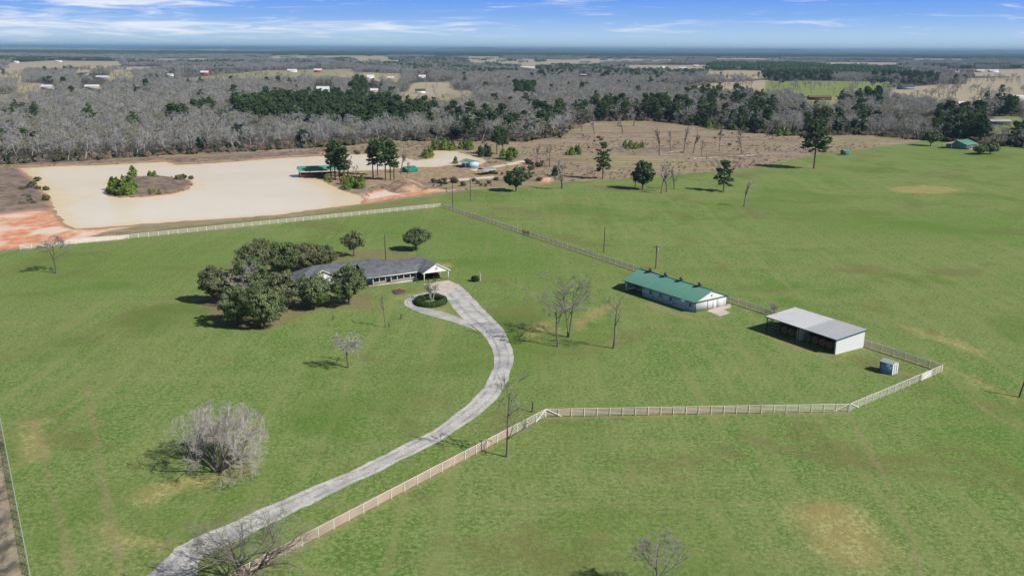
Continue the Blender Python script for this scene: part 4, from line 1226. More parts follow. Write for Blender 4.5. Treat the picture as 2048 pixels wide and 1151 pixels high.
def leaf_geo(H, W, base, nclump=110, per=48, leaf=.42, rc=.75, r0=.28, flat=1.0, gaps=0.0, stems=1, lobes=6):
    """broad evergreen: trunk and limbs, and a crown of leaf clumps filling a lumpy ellipsoid from height base up"""
    zc = base + (H - base) * .42
    az_, au, al = W / 2 - rc * .6, (H - zc) - rc * .5, (zc - base) * flat
    u = rt.normal(0, 1, (nclump, 3)); u /= np.linalg.norm(u, axis=1, keepdims=True)
    LD = rt.normal(0, 1, (lobes, 3)); LD /= np.linalg.norm(LD, axis=1, keepdims=True)
    lump = np.max(np.clip(u @ LD.T, 0, 1) ** 3, axis=1)
    rad = rt.uniform(.42, 1, nclump) ** .55 * (.70 + .34 * lump)
    cc = u * rad[:, None] * np.array([az_, az_, 1.0]); cc[:, 2] = u[:, 2] * rad * np.where(u[:, 2] > 0, au, al) + zc
    wood = G()
    fork = base * .75 + .3
    for s_ in range(stems):
        a = rt.uniform(0, 6.28); o = .25 * (stems > 1)
        wood.tube([(o * math.cos(a), o * math.sin(a), -.15), (o * 1.4 * math.cos(a), o * 1.4 * math.sin(a), fork * .5), (o * 2 * math.cos(a + .3), o * 2 * math.sin(a + .3), fork)], (r0 * 1.35, r0, r0 * .85), 8)
    sel = rt.permutation(nclump)[:max(14, nclump // 3)]
    S = np.array([0, 0, fork * .85]); E_ = cc[sel]
    mid = S + (E_ - S) * .5 + rt.normal(0, .25, E_.shape) + np.array([0, 0, .25])
    P = np.stack([np.repeat(S[None], len(sel), 0), mid, E_], 1)
    V, F = tubes(P, np.repeat(np.array([[r0 * .45, r0 * .22, .03]]), len(sel), 0), 5)
    wood.add(V, F)
    N = nclump * per
    ci = np.repeat(np.arange(nclump), per)
    off = rt.normal(0, 1, (N, 3)); off /= np.linalg.norm(off, axis=1, keepdims=True)
    off *= (rt.uniform(.1, 1, N) ** .5)[:, None] * rc * rt.uniform(.7, 1.3, nclump)[ci][:, None]; off[:, 2] *= .8
    Pn = cc[ci] + off
    keep = Pn[:, 2] > base * .55
    nrm = off / rc + u[ci] * .8 + rt.normal(0, .8, (N, 3)) + np.array([0, 0, .3])
    sz = leaf * rt.uniform(.6, 1.35, N)
    tint = np.clip(rt.uniform(0, 1, nclump)[ci] * .6 + rt.uniform(0, .4, N), 0, 1)
    crown = G(); crown.add(*cards(Pn[keep], nrm[keep], sz[keep], sz[keep] * rt.uniform(1, 1.6, keep.sum()), tint[keep]))
    return wood, crown


def pine_geo(H, W, cb=.45, nb=46, r0=.24, per=26, puff=.62, nl=.62, prof=(.75, .5), lean=0.0, top=.25):
    """tall pine: bare lower trunk, whorled limbs ending in needle puffs"""
    wood, crown = G(), G()
    lx = lean * H
    wood.tube([(0, 0, -.2), (lx * .25, .05, H * .35), (lx * .6, 0, H * .7), (lx, 0, H * .97)], (r0 * 1.25, r0, r0 * .6, .04), 8)
    t = np.sort(rt.uniform(0, 1, nb)) ; z = H * (cb + (1 - cb) * t)
    ph = np.arange(nb) * 2.4 + rt.normal(0, .4, nb)
    L = W / 2 * np.clip(np.interp(t, [0, prof[1], 1], [prof[0], 1.0, top]) * rt.uniform(.55, 1.1, nb), .1, 1.2)
    rise = np.interp(t, [0, 1], [-.05, .65]) + rt.normal(0, .12, nb)
    d = np.stack([np.cos(ph), np.sin(ph), rise], 1); d /= np.linalg.norm(d, axis=1, keepdims=True)
    s = np.stack([np.interp(z, [0, H], [0, lx]), 0 * z, z], 1)
    P = np.stack([s, s + d * L[:, None] * .5 + np.array([0, 0, .1]), s + d * L[:, None]], 1)
    V, F = tubes(P, np.repeat(np.array([[.075, .045, .02]]), nb, 0), 4); wood.add(V, F)
    tc = np.concatenate([rt.uniform(.55, .8, nb), rt.uniform(.35, .7, nb), np.full(nb, 1.0), rt.uniform(.8, 1, nb)])
    bi = np.tile(np.arange(nb), 4)
    cc = s[bi] + d[bi] * (L[bi] * tc)[:, None] + rt.normal(0, .28 * puff, (len(bi), 3))
    ci = np.repeat(np.arange(len(cc)), per)
    dirn = rt.normal(0, 1, (len(ci), 3)); dirn /= np.linalg.norm(dirn, axis=1, keepdims=True); dirn[:, 2] = np.abs(dirn[:, 2]) * .8 + .05 * dirn[:, 2]
    pr_ = puff * rt.uniform(.6, 1.2, len(cc))[ci]
    Pn = cc[ci] + dirn * (pr_ * rt.uniform(.35, .95, len(ci)))[:, None]
    sz = nl * rt.uniform(.7, 1.3, len(ci))
    tint = np.clip(rt.uniform(0, .6, len(cc))[ci] + rt.uniform(0, .4, len(ci)), 0, 1)
    crown.add(*cards(Pn, rt.normal(0, 1, Pn.shape) + np.array([0, 0, .5]), sz * .42, sz, tint, dirn))
    return wood, crown


def cone_geo(H, W, n=900, leaf=.4, cb=.04, power=.8, r0=.1, droop=.0):
    """young pine or cedar, clothed to the ground"""
    wood, crown = G(), G()
    wood.tube([(0, 0, -.1), (0, 0, H * .5), (0, 0, H * .95)], (r0, r0 * .6, .02), 6)
    t = rt.uniform(0, 1, n) ** 1.35
    nb = 34
    bph = rt.uniform(0, 6.28, nb); bt = rt.uniform(0, 1, nb)
    k = rt.integers(0, nb, n)
    t = np.clip(bt[k] * .9 + rt.normal(0, .05, n), 0, 1)
    rad = W / 2 * (1 - t) ** power * rt.uniform(.25, 1.05, n) ** .6 * rt.uniform(.75, 1.15, nb)[k]
    ph = bph[k] + rt.normal(0, .35, n)
    P = np.stack([rad * np.cos(ph), rad * np.sin(ph), H * (cb + (1 - cb) * t) + rad * .18], 1)
    nrm = np.stack([np.cos(ph), np.sin(ph), np.full(n, .5)], 1) + rt.normal(0, .7, (n, 3))
    sz = leaf * rt.uniform(.6, 1.3, n)
    crown.add(*cards(P, nrm, sz * .6, sz, np.clip(rt.uniform(0, .5, nb)[k] + rt.uniform(0, .5, n), 0, 1), np.stack([np.cos(ph), np.sin(ph), np.full(n, .8)], 1)))
    return wood, crown


def tree(name, label, cat, xy, geo, wood_m, crown_m, rz=None, group=None, scale=1.0):
    o = thing(name, label, cat, xy, rt.uniform(0, 6.28) if rz is None else rz, group)
    tm, cm = geo if isinstance(geo[0], bpy.types.Mesh) else (geo[0].mesh('trunk', M[wood_m], True), geo[1].mesh('crown', M[crown_m]))
    obj('trunk', tm, o); obj('crown', cm, o)
    o.scale = (scale,) * 3 if np.isscalar(scale) else scale
    return o


def copy_tree(o, xy, rz, scale, label=None, group=None):
    c = o.copy(); C.objects.link(c)
    c.location = (xy[0], xy[1], 0); c.rotation_euler = (0, 0, rz); c.scale = scale if hasattr(scale, '__len__') else (scale,) * 3
    if label: c['label'] = label
    if group: c['group'] = group
    for ch in o.children:
        d = ch.copy(); C.objects.link(d); d.parent = c
    return c


def hpx(y, top):
    return (y - top) / (y - 98) * HCAM * 1.02


def wpx(y, w_):
    return w_ * HCAM / ((y - 98) * .965)


SPEC_BIG = [(7, .30, .62, .75, .18, .10), (6, .25, .55, .65, .10, .14), (6, .2, .55, .6, .05, .16), (5, .2, .55, .6, .0, .2)]
SPEC_OPEN = [(7, .32, .55, .7, .15, .12), (5, .3, .5, .7, .10, .16), (5, .25, .5, .65, .05, .2), (5, .2, .5, .6, .0, .2)]
# hero leafless trees of the pasture
tree('bare_bushy_tree', 'wide silvery leafless tree with dense twigs in the left lawn', 'tree', at(440, 948), bare_geo(hpx(948, 796), 16.0, .17, [(8, .12, .75, .75, .12, .12), (6, .2, .6, .65, .05, .15), (6, .2, .55, .6, .03, .18), (6, .2, .6, .55, .02, .2)], 9, trunk_h=.55, rmin=.0115, splay=2.0, dome=.36), 'bark', 'twigsilver')
tree('bare_fruit_tree', 'small leafless tree with umbrella crown in the middle of the lawn', 'tree', at(700, 738), bare_geo(hpx(738, 657), 7.6, .18, [(9, .50, .75, .85, .16, .16), (6, .25, .6, .7, .05, .2), (6, .2, .55, .7, .0, .22), (5, .2, .55, .6, 0, .2)], lean=(-.16, 0), trunk_h=.55, rmin=.022, dome=.6), 'bark', 'twigsilver', 0)
tree('bare_pecan_tree', 'tall leafless tree nearest the drive, left of its twin', 'tree', at(1117, 692), bare_geo(hpx(692, 558), 10.0, .19, SPEC_OPEN, rmin=.026, lean=(-.02, 0)), 'bark', 'twig', 1.0)
tree('bare_pecan_tree', 'forked leafless tree standing just behind the tall one by the drive', 'tree', at(1137, 673), bare_geo(hpx(673, 538), 11.5, .16, SPEC_OPEN, 2, rmin=.024, splay=.12), 'bark', 'twigmid', 0.4)
tree('bare_pecan_tree', 'slim leafless tree standing alone left of the barn', 'tree', at(1228, 694), bare_geo(hpx(694, 580), 6.6, .19, [(8, .35, .40, .8, .15, .12), (4, .3, .5, .7, .1, .18), (4, .25, .5, .65, .05, .2), (4, .2, .5, .6, 0, .2)], rmin=.026, trunk_h=.80), 'bark', 'twigmid', 2.0)
tree('bare_pecan_tree', 'tall thin leafless tree rising beside the front fence', 'tree', at(1017, 913), bare_geo(hpx(913, 735), 6.0, .15, [(11, .25, .36, .8, .18, .14), (4, .3, .55, .7, .1, .18), (4, .25, .5, .65, .05, .2), (3, .2, .5, .6, 0, .2)], rmin=.026, trunk_h=.85), 'bark', 'twigmid', 0.0)
tree('bare_round_tree', 'leafless brownish tree cut off by the bottom border', 'tree', at(1318, 1196), bare_geo(hpx(1196, 1034), 7.0, .12, [(10, .25, .60, .70, .18, .12), (7, .22, .55, .65, .1, .16), (6, .2, .55, .6, .05, .2), (6, .2, .55, .55, 0, .2)], rmin=.0125, trunk_h=.62, dome=.52), 'bark', 'twig', 1.2)
tree('bare_spreading_tree', 'low wide leafless tree reaching over the drive at the bottom border', 'tree', at(498, 1164), bare_geo(hpx(1164, 1005), 14.0, .2, [(9, .22, .85, .85, .10, .20), (6, .25, .6, .75, .04, .22), (5, .25, .55, .7, .02, .24), (5, .2, .55, .6, 0, .24)], 3, rmin=.012, trunk_h=.5, splay=.6), 'bark', 'twigmid', 0.5)
tree('bare_oak', 'leafless tree in front of the red clay corner, far left', 'tree', at(113, 556), bare_geo(hpx(556, 472), 9.0, .2, SPEC_BIG, rmin=.032, dome=.5), 'bark', 'twig', 0.3)
tree('sapling', 'thin twiggy sapling on the lawn between house and drive', 'tree', at(772, 657), bare_geo(hpx(657, 588), 2.6, .09, [(12, .2, .22, .6, .2, .1), (4, .3, .5, .6, .1, .15), (3, .2, .5, .6, 0, .2)], rmin=.028, trunk_h=.95), 'bark', 'twigmid')
tree('crape_myrtle', 'pale multi-stemmed small tree inside the round hedge', 'tree', at(864, 602), bare_geo(hpx(602, 553), 5.2, .10, [(5, .35, .5, .5, .25, .1), (5, .3, .5, .55, .1, .15), (5, .2, .5, .6, 0, .2), (3, .2, .5, .6, 0, .2)], 4, rmin=.016, splay=.3, trunk_h=.6), 'barkpale', 'shrub')
tree('bare_shrub', 'small leafless shrub growing behind the hay shed', 'shrub', at(1548, 622), bare_geo(2.9, 3.4, .06, [(5, .1, .6, .6, .2, .12), (5, .2, .5, .6, .1, .16), (4, .2, .5, .6, 0, .2)], 5, rmin=.02, splay=.6), 'bark', 'twig')
for x_, y_, h_, lab in ((779, 655, .75, 'short broken stump right beside the thin sapling'), (667, 643, 1.3, 'lone cut stub on the lawn below the oaks'), (803, 640, 1.2, 'cut stub on the lawn right of the sapling'), (1410, 314, 2.6, 'charred upright stub beside pale logs'), (1067, 823, 2.0, 'dark broken tree stump touching the front fence'), (960, 562, 2.4, 'pale leaning stump beside a dark boxy shrub')):
    g = G(); g.tube([(0, 0, -.1), (.04 * h_, .02, h_ * .55), (-.05 * h_, 0, h_)], (.17, .13, .07), 8); g.tube([(.03, 0, h_ * .5), (.3, .1, h_ * .8)], (.07, .02), 6)
    tag(obj('tree_stump', g.mesh('tree_stump', M['barkpale'] if x_ == 960 else M['barkdark'], True), loc=(*at(x_, y_), 0)), lab, 'stump')
bx = thing('boxy_shrub', 'dark boxy clump beside the pale leaning stump right of the house', 'shrub', at(950, 563))
N = 900
u = rt.uniform(-1, 1, (N, 3)); u /= np.abs(u).max(1, keepdims=True); u = u / np.linalg.norm(u, axis=1, keepdims=True) * .5 + u * .5; u *= np.array([.85, .7, .62]); u[:, 2] += .62
g = G(); g.add(*cards(u + rt.normal(0, .1, u.shape), u - np.array([0, 0, .75]) + rt.normal(0, .6, u.shape), rt.uniform(.15, .35, N), rt.uniform(.2, .4, N), rt.uniform(0, .4, N)))
part('foliage', g, M['cedar'], bx)
part('trunk', G().tube([(0, 0, -.1), (0, 0, 1.2)], .12, 6), M['barkdark'], bx)

# live oaks about the house
for x_, y_, top, wd, lab, cm in (
    (477, 655, 560, 84, 'dark live oak at the front left of the grove, over its own shadow', 'oak'), (530, 662, 556, 92, 'largest live oak at the front of the grove, trunk in the open', 'oak'), (431, 612, 531, 66, 'live oak standing farthest left in the grove', 'oakbrown'),
    (505, 610, 508, 80, 'grey tinged live oak in the middle of the grove', 'oak'), (566, 628, 535, 78, 'live oak in the middle of the grove next to the house end', 'oakbrown'), (515, 562, 473, 76, 'brownish live oak at the back left of the grove', 'oakbrown'), (566, 556, 475, 74, 'live oak in the back row, second from the left', 'oak'),
    (615, 548, 482, 70, 'live oak in the back row, third from the left', 'oakbrown'), (650, 537, 487, 48, 'smallest live oak at the right end of the back row', 'oakbrown'), (630, 622, 540, 82, 'light green live oak before the white gable of the house', 'oak'), (699, 612, 520, 84, 'dense live oak against the front of the house', 'oak'),
    (831, 502, 453, 64, 'round dark oak standing behind the house roof', 'oak')):
    W_ = wpx(y_, wd); H_ = max(5.0, hpx(y_, top))
    tree('live_oak', lab, 'tree', at(x_, y_), leaf_geo(H_, W_ * (1.22 if x_ != 831 else 1.04), H_ * .14 if x_ != 831 else H_ * .24, int(48 + W_ * 7.5), 84, .27, .85, .30), 'barkdark', cm)
tree('thin_oak', 'sparse light green oak behind the house with bare lower limbs', 'tree', at(708, 516), leaf_geo(hpx(516, 460), wpx(516, 58), 2.4, 58, 24, .34, .75, .22), 'bark', 'shrub')
wd_, tg_ = bare_geo(10.6, 8.5, .2, SPEC_BIG, rmin=.03)
tree('bare_oak', 'pale leafless crown showing through the middle of the oak grove', 'tree', at(494, 618), (wd_, tg_), 'barkpale', 'twigsilver')

# the round clipped hedge and the mulch bed
hc = at(862, 606); hp = thing('round_hedge', 'clipped green hedge ring at the end of the drive loop', 'hedge', hc)
N = 9000
th = rt.uniform(0, 6.283, N); ps = rt.uniform(-.6, 3.75, N)
rad = 2.95 + .95 * np.cos(ps) * rt.uniform(.85, 1.04, N)
P = np.stack([rad * np.cos(th), rad * np.sin(th) * 1.22, .35 + .78 * np.sin(ps) * rt.uniform(.85, 1.05, N) + .12 * np.sin(th * 5)], 1); P[:, 2] = np.maximum(P[:, 2], .05)
nrm = np.stack([np.cos(ps) * np.cos(th), np.cos(ps) * np.sin(th), np.sin(ps)], 1) + rt.normal(0, .5, (N, 3))
g = G(); g.add(*cards(P, nrm, rt.uniform(.14, .30, N), rt.uniform(.16, .32, N), rt.uniform(0, 1, N)))
part('foliage', g, M['hedge'], hp)
g = G()
for a in np.linspace(0, 6.283, 29)[:-1]:
    g.tube([(2.95 * math.cos(a), 3.6 * math.sin(a), -.05), (2.95 * math.cos(a), 3.6 * math.sin(a), .7)], .05, 5)
part('stems', g, M['barkdark'], hp)
a_ = np.linspace(0, 6.283, 33)[:-1]; mo = at(797, 586)
g = G(); bedp = np.stack([1.75 * np.cos(a_) * (1 + .1 * np.sin(3 * a_)), 2.6 * np.sin(a_)], 1)
tag(mound('mulch_bed', bedp + mo, .28, .4, 12, .5, M['mulch']), 'oval bed of dark red brown mulch on the front lawn', 'flower bed')

# free-standing trees of the far pasture, the yard and the brown field
for x_, y_, top, wd, lab in ((1203, 356, 286, 34, 'slim young pine with layered crown at the brown field edge'), (1445, 378, 320, 40, 'lone pine with tiered branches on the green pasture'), (991, 309, 254, 24, 'left tall pine of the pair beyond the carport'), (1003, 308, 262, 26, 'right tall pine of the pair beyond the carport')):
    H_ = hpx(y_, top)
    tree('pine_tree', lab, 'tree', at(x_, y_), pine_geo(H_, wpx(y_, wd), .26 if y_ > 320 else .4, 44, .24, 30, .85, .8, (.9, .3), top=.4), 'barkred', 'pine')
H_ = hpx(331, 246)
tree('pine_tree', 'tallest lone pine with a broad high crown on the green pasture', 'tree', at(1625, 331), pine_geo(H_, wpx(331, 62), .42, 76, .36, 38, 1.15, 1.0, (.8, .5), top=.55), 'barkred', 'pine')
for x_, y_, top, wd, lab in ((1030, 383, 328, 46, 'rounded dark evergreen in the grass below the carport'), (1283, 376, 316, 44, 'dense oval evergreen on the pasture beside leafless trees'), (1858, 283, 251, 34, 'round tree at the pasture edge left of the far green house'), (1955, 299, 279, 26, 'small tree in front of the far green house'), (1977, 298, 274, 30, 'round low tree right of the far green house')):
    H_ = hpx(y_, top); W_ = wpx(y_, wd)
    tree('evergreen_oak', lab, 'tree', at(x_, y_), leaf_geo(H_ * 1.04, W_ * 1.22, H_ * .2, int(70 + W_ * 6), 40, .55, .95, .26), 'barkdark', 'pine' if y_ > 370 else 'oak')
lake = [(668, 363, 287, 30), (677, 362.5, 291, 26), (687, 364, 300, 26), (660, 360, 293, 24), (744, 360, 283, 26), (753, 354, 285, 24), (769, 363, 280, 30), (779, 363, 287, 24), (786, 362.5, 292, 24)]
for k, (x_, y_, top, wd) in enumerate(lake):
    tree('pine_tree', 'tall lakeside pine in the clump %s' % ('beside the dock pavilion' if k < 4 else 'in the middle of the dirt yard'), 'tree', at(x_, y_), pine_geo(hpx(y_, top), wpx(y_, wd), .32 if k < 4 else .38, 40, .26, 28, .85, .8, (.8, .5), top=.4), 'barkred', 'pine',
         group='lakeside pines %s' % ('beside the dock pavilion' if k < 4 else 'in the middle of the dirt yard'))
BTS = []
for k in range(3):
    gg = bare_geo(12, 8.5, .38, [(6, .3, .55, .7, .18, .12), (5, .25, .5, .7, .10, .16), (5, .2, .5, .65, .05, .2), (5, .2, .55, .6, .0, .2)], rmin=.068, wig0=.1, lean=(rt.normal(0, .06), 0), k0=6)
    BTS.append((gg[0].mesh('trunk', M['bark'], True), gg[1].mesh('crown', M['twig'])))
for k in range(2):
    gg = bare_geo(12, 8.5, .38, [(7, .3, .5, .6, .18, .14), (4, .3, .5, .7, .10, .16), (4, .25, .5, .65, .05, .2), (4, .2, .5, .6, 0, .2)], rmin=.095, wig0=.1, lean=(rt.normal(0, .08), 0))
    BTS.append((gg[0].mesh('trunk', M['bark'], True), gg[1].mesh('crown', M['twig'])))
for x_, y_, top, wd, v_, lab in ((1122, 376, 316, 46, 0, 'wide leafless tree at the edge of the clay bank'), (1320, 384, 322, 26, 1, 'leftmost of three leafless trees by the oval evergreen'), (1331, 381, 318, 30, 0, 'middle one of three leafless trees by the oval evergreen'), (1346, 375, 322, 28, 2, 'rightmost of three leafless trees by the oval evergreen'),
                                 (1268, 372, 332, 20, 2, 'leafless grey bush tree hugging the oval evergreen'), (1486, 408, 354, 26, 3, 'lone spindly leafless tree on the open pasture'), (1316, 308, 250, 26, 3, 'forked bare snag at the left of the brown field row'), (1339, 299, 258, 14, 4, 'slim leaning bare snag, second of the brown field row'),
                                 (1365, 300, 248, 22, 3, 'twin topped bare tree in the brown field row'), (1384, 303, 250, 22, 1, 'pale twiggy tree in the middle of the brown field row'), (1401, 307, 276, 16, 4, 'short bare snag in the brown field row'), (1435, 298, 244, 18, 3, 'leaning bare snag right of the short one'),
                                 (1480, 303, 253, 20, 4, 'bare leaning tree above the log pile'), (1531, 267, 236, 20, 1, 'leafless tree before the dark young pines'), (1186, 267, 226, 18, 4, 'thin bare tree by the grassy track'), (1242, 264, 224, 24, 0, 'leafless tree at the back of the brown field'), (1119, 277, 236, 26, 1, 'leafless tree at the left edge of the brown field'),
                                 (1144, 255, 226, 14, 4, 'small thin bare tree by the green patch'), (1264, 250, 216, 26, 2, 'leafless tree touching the woods behind the brown field'), (1070, 328, 286, 22, 2, 'leafless tree left of its taller neighbour in the brown field'), (1097, 333, 287, 28, 0, 'taller leafless tree on the left of the brown field'),
                                 (693, 357, 314, 26, 2, 'forked leafless tree among the lakeside pines'), (712, 362, 332, 24, 0, 'low leafless tree right of the lakeside pines'), (800, 349, 292, 30, 1, 'grey leafless tree beside the teal shelter'), (811, 359, 325, 14, 4, 'thin bare tree in the dirt yard before the teal shelter'),
                                 (1160, 262, 238, 16, 2, 'small leafless tree beside the grassy track bend'), (968, 300, 268, 18, 1, 'grey leafless tree behind the lake shed')):
    H_, W_ = hpx(y_, top), wpx(y_, wd)
    tree('bare_field_tree', lab, 'tree', at(x_, y_), BTS[v_], None, None, scale=(W_ / 8.5, W_ / 8.5, H_ / 12))

# ------------------------------------------------------------------ young pines and shrubs in thickets
YP = []
for k in range(4):
    gg = cone_geo(4.0, 2.6 + .3 * k, 620, .5, .03, .75)
    YP.append((gg[0].mesh('trunk', M['barkred']), gg[1].mesh('crown', M['seedling'])))
CE = []
for k in range(3):
    gg = cone_geo(5.0, 3.6, 760, .6, .02, .6)
    CE.append((gg[0].mesh('trunk', M['barkdark']), gg[1].mesh('crown', M['cedar'])))
SHR = []
for k in range(3):
    gg = leaf_geo(2.4, 3.6, .3, 30, 26, .38, .5, .06)
    SHR.append((gg[0].mesh('stems', M['barkdark']), gg[1].mesh('foliage', M['shrub'])))
n_ever = 0
for (x0, x1, y0, y1, n, h0, h1, src, nm, lab) in (
    (216, 266, 386, 402, 18, 5, 8.5, 'y', 'young_pine', 'young evergreen in the thicket on the left end of the island'), (262, 265, 360, 363, 2, 4, 6, 'y', 'young_pine', 'young pine on the far shore of the island'), (296, 308, 361, 364, 4, 3, 4.5, 'y', 'young_pine', 'young pine in the small clump on the far shore of the island'),
    (288, 330, 393, 399, 4, 2, 3, 'y', 'young_pine', 'small pine on the near shore of the island'), (673, 724, 369, 383, 15, 3, 5, 'y', 'young_pine', 'bright young pine in the thicket below the lakeside pines'), (833, 861, 311, 320, 8, 3.5, 6, 'y', 'young_pine', 'young pine on the spit in the pond'),
    (862, 942, 295, 303, 20, 4, 6.5, 'y', 'young_pine', 'young pine in the row behind the pond arm'), (948, 976, 306, 316, 9, 4, 6, 'c', 'young_cedar', 'dark shrub like cedar behind the lake shed'), (998, 1031, 312, 322, 11, 4, 6, 'y', 'young_pine', 'young pine in the clump below the pine pair'),
    (1124, 1157, 301, 310, 11, 3, 5, 'y', 'young_pine', 'young pine in the clump left of the slim pine'), (1236, 1285, 288, 296, 13, 2.5, 4.5, 'y', 'young_pine', 'young pine in the low clump in the brown field'), (1400, 1528, 240, 256, 44, 4, 8, 'y', 'young_pine', 'young pine in the belt along the brown field woods'),
    (1552, 1600, 258, 267, 15, 4, 7, 'y', 'young_pine', 'young pine in the clump right of the brown field belt'), (1098, 1108, 350, 355, 2, 4, 5.5, 'c', 'young_cedar', 'cedar bush left of the wide leafless tree'), (650, 700, 364, 370, 3, 2, 3, 'y', 'young_pine', 'small pine on the tip of the dirt peninsula'), (905, 912, 324, 330, 2, 3, 4, 'y', 'young_pine', 'small pale pine left of the lake shed')):
    src_ = YP if src == 'y' else CE
    hb = 4.0 if src == 'y' else 5.0
    for k in range(n):
        xy = at(rt.uniform(x0, x1), rt.uniform(y0, y1)); h_ = rt.uniform(h0, h1)
        v_ = src_[rt.integers(len(src_))]
        tree(nm, lab, 'tree', xy, v_, None, None, scale=(h_ / hb * rt.uniform(.9, 1.3),) * 2 + (h_ / hb,), group=lab.replace('young evergreen', 'evergreens').replace('young pine', 'young pines').replace('small pine', 'small pines')); n_ever += 1
for (x0, x1, y0, y1, n, h0, h1, lab) in ((275, 350, 368, 388, 9, .8, 1.8, 'dull brown green shrub on the middle of the island'), (350, 382, 362, 372, 6, 1.6, 3.2, 'grey green shrub on the right end of the island'), (330, 384, 376, 392, 4, .8, 1.4, 'low shrub on the near shore of the island'), (40, 92, 372, 432, 16, 1.2, 2.6, 'shrub along the left bank of the pond'), (855, 990, 362, 374, 18, .8, 2.2, 'shrub on the clay bank behind the two poles'),
                                        (985, 1080, 345, 362, 16, .9, 2.0, 'shrub between the carport and the rounded evergreen'), (1050, 1085, 322, 342, 8, 1.5, 3.0, 'grey green shrub in the rough ground right of the yard'), (1160, 1200, 270, 300, 5, 1, 2, 'low shrub beside the grassy track'), (1395, 1480, 262, 300, 6, 1, 2, 'low shrub among the brown field snags'), (700, 760, 308, 312, 5, 1, 2.5, 'shrub on the far bank behind the lakeside pines')):
    for k in range(n):
        h_ = rt.uniform(h0, h1); v_ = SHR[rt.integers(3)]
        o = thing('shrub', lab, 'shrub', at(rt.uniform(x0, x1), rt.uniform(y0, y1)), rt.uniform(0, 6.28), lab.replace('shrub', 'shrubs'))
        obj('stems', v_[0], o); obj('foliage', v_[1], o)
        o.scale = (h_ / 2.4 * rt.uniform(.8, 1.3),) * 2 + (h_ / 2.4,)

# ------------------------------------------------------------------ the woods: near trees as individuals, the far mass as scattered copies
def merged(name, *geos):
    """one mesh with wood and crown, used for the far mass of trees"""
    g_ = G(); mats = []; midx = []
    for gg, mt in geos:
        nf = sum(len(f) for f in gg.f)
        for v_, f_, a_ in zip(gg.v, gg.f, gg.a):
            pass
        V = np.vstack(gg.v); A = np.concatenate(gg.a)
        o0 = g_.n; g_.v.append(V); g_.a.append(A); g_.n += len(V)
        for f_ in gg.f:
            g_.f.append(f_ + o0); midx += [len(mats)] * len(f_)
        mats.append(mt)
    me = g_.mesh(name, mats)
    me.polygons.foreach_set('material_index', np.array(midx, np.int32))
    return me


def scatter(name, P, rot, scl, var, meshes, z=0.0):
    """one object that draws a copy of one of the meshes at each point"""
    me = bpy.data.meshes.new(name)
    me.vertices.add(len(P)); me.vertices.foreach_set('co', np.column_stack([P, np.full(len(P), z)]).ravel())
    for an, ty, arr in (('rot', 'FLOAT_VECTOR', np.column_stack([0 * rot, 0 * rot, rot])), ('scl', 'FLOAT_VECTOR', scl), ('var', 'INT', var)):
        a_ = me.attributes.new(an, ty, 'POINT')
        a_.data.foreach_set('vector' if ty == 'FLOAT_VECTOR' else 'value', np.ascontiguousarray(arr).ravel().astype(np.int32 if ty == 'INT' else np.float32))
    o = obj(name, me)
    ng = bpy.data.node_groups.new(name, 'GeometryNodeTree')
    ng.interface.new_socket('Geometry', in_out='INPUT', socket_type='NodeSocketGeometry')
    ng.interface.new_socket('Geometry', in_out='OUTPUT', socket_type='NodeSocketGeometry')
    N_, L_ = ng.nodes, ng.links
    gi, go_ = N_.new('NodeGroupInput'), N_.new('NodeGroupOutput')
    ip, jn = N_.new('GeometryNodeInstanceOnPoints'), N_.new('GeometryNodeJoinGeometry')
    for m_ in meshes:
        so = bpy.data.objects.new(m_.name, m_)
        oi = N_.new('GeometryNodeObjectInfo'); oi.inputs['Object'].default_value = so; oi.inputs['As Instance'].default_value = True
        L_.new(oi.outputs['Geometry'], jn.inputs[0])
    L_.new(gi.outputs[0], ip.inputs['Points']); L_.new(jn.outputs[0], ip.inputs['Instance'])
    ip.inputs['Pick Instance'].default_value = True
    for an, ty, s_ in (('rot', 'FLOAT_VECTOR', 'Rotation'), ('scl', 'FLOAT_VECTOR', 'Scale'), ('var', 'INT', 'Instance Index')):
        na_ = N_.new('GeometryNodeInputNamedAttribute'); na_.data_type = ty; na_.inputs[0].default_value = an
        if s_ == 'Rotation':
            er = N_.new('FunctionNodeEulerToRotation'); L_.new(na_.outputs[0], er.inputs[0]); L_.new(er.outputs[0], ip.inputs[s_])
        else:
            L_.new(na_.outputs[0], ip.inputs[s_])
    L_.new(ip.outputs[0], go_.inputs[0])
    md = o.modifiers.new('scatter', 'NODES'); md.node_group = ng
    return tag(o, kind='stuff')


WOODSPEC = [(6, .30, .60, .75, .20, .12), (5, .25, .55, .7, .12, .16), (5, .2, .55, .65, .08, .2), (5, .2, .6, .6, .05, .2)]
WB, WBm = [], []
for k in range(6):
    gg = bare_geo(13, 11.0 + .6 * (k % 3), .22, WOODSPEC, rmin=.040, wig0=.09, k0=6, dome=.5)
    WB.append((gg[0].mesh('trunk', M['barkpale'] if k == 0 else M['bark'], True), gg[1].mesh('crown', M['twigolive' if k == 4 else 'twigwood'])))
    WBm.append(merged('bare_tree', (gg[0], M['bark']), (gg[1], M['twigolive' if k in (4, 2) else 'twigwood'])))
WP, WPm = [], []
for k in range(5):
    gg = pine_geo(15, 8.5, .30 + .05 * k, 34, .22, 20, 1.0, 1.05, (.85, .45), top=.4) if k < 3 else leaf_geo(12, 10, 1.6, 70, 34, .8, 1.25, .24)
    cm = M['pine'] if k < 3 else M['cedar']
    WP.append((gg[0].mesh('trunk', M['barkred'], True), gg[1].mesh('crown', cm)))
    WPm.append(merged('evergreen_tree', (gg[0], M['barkred']), (gg[1], cm)))
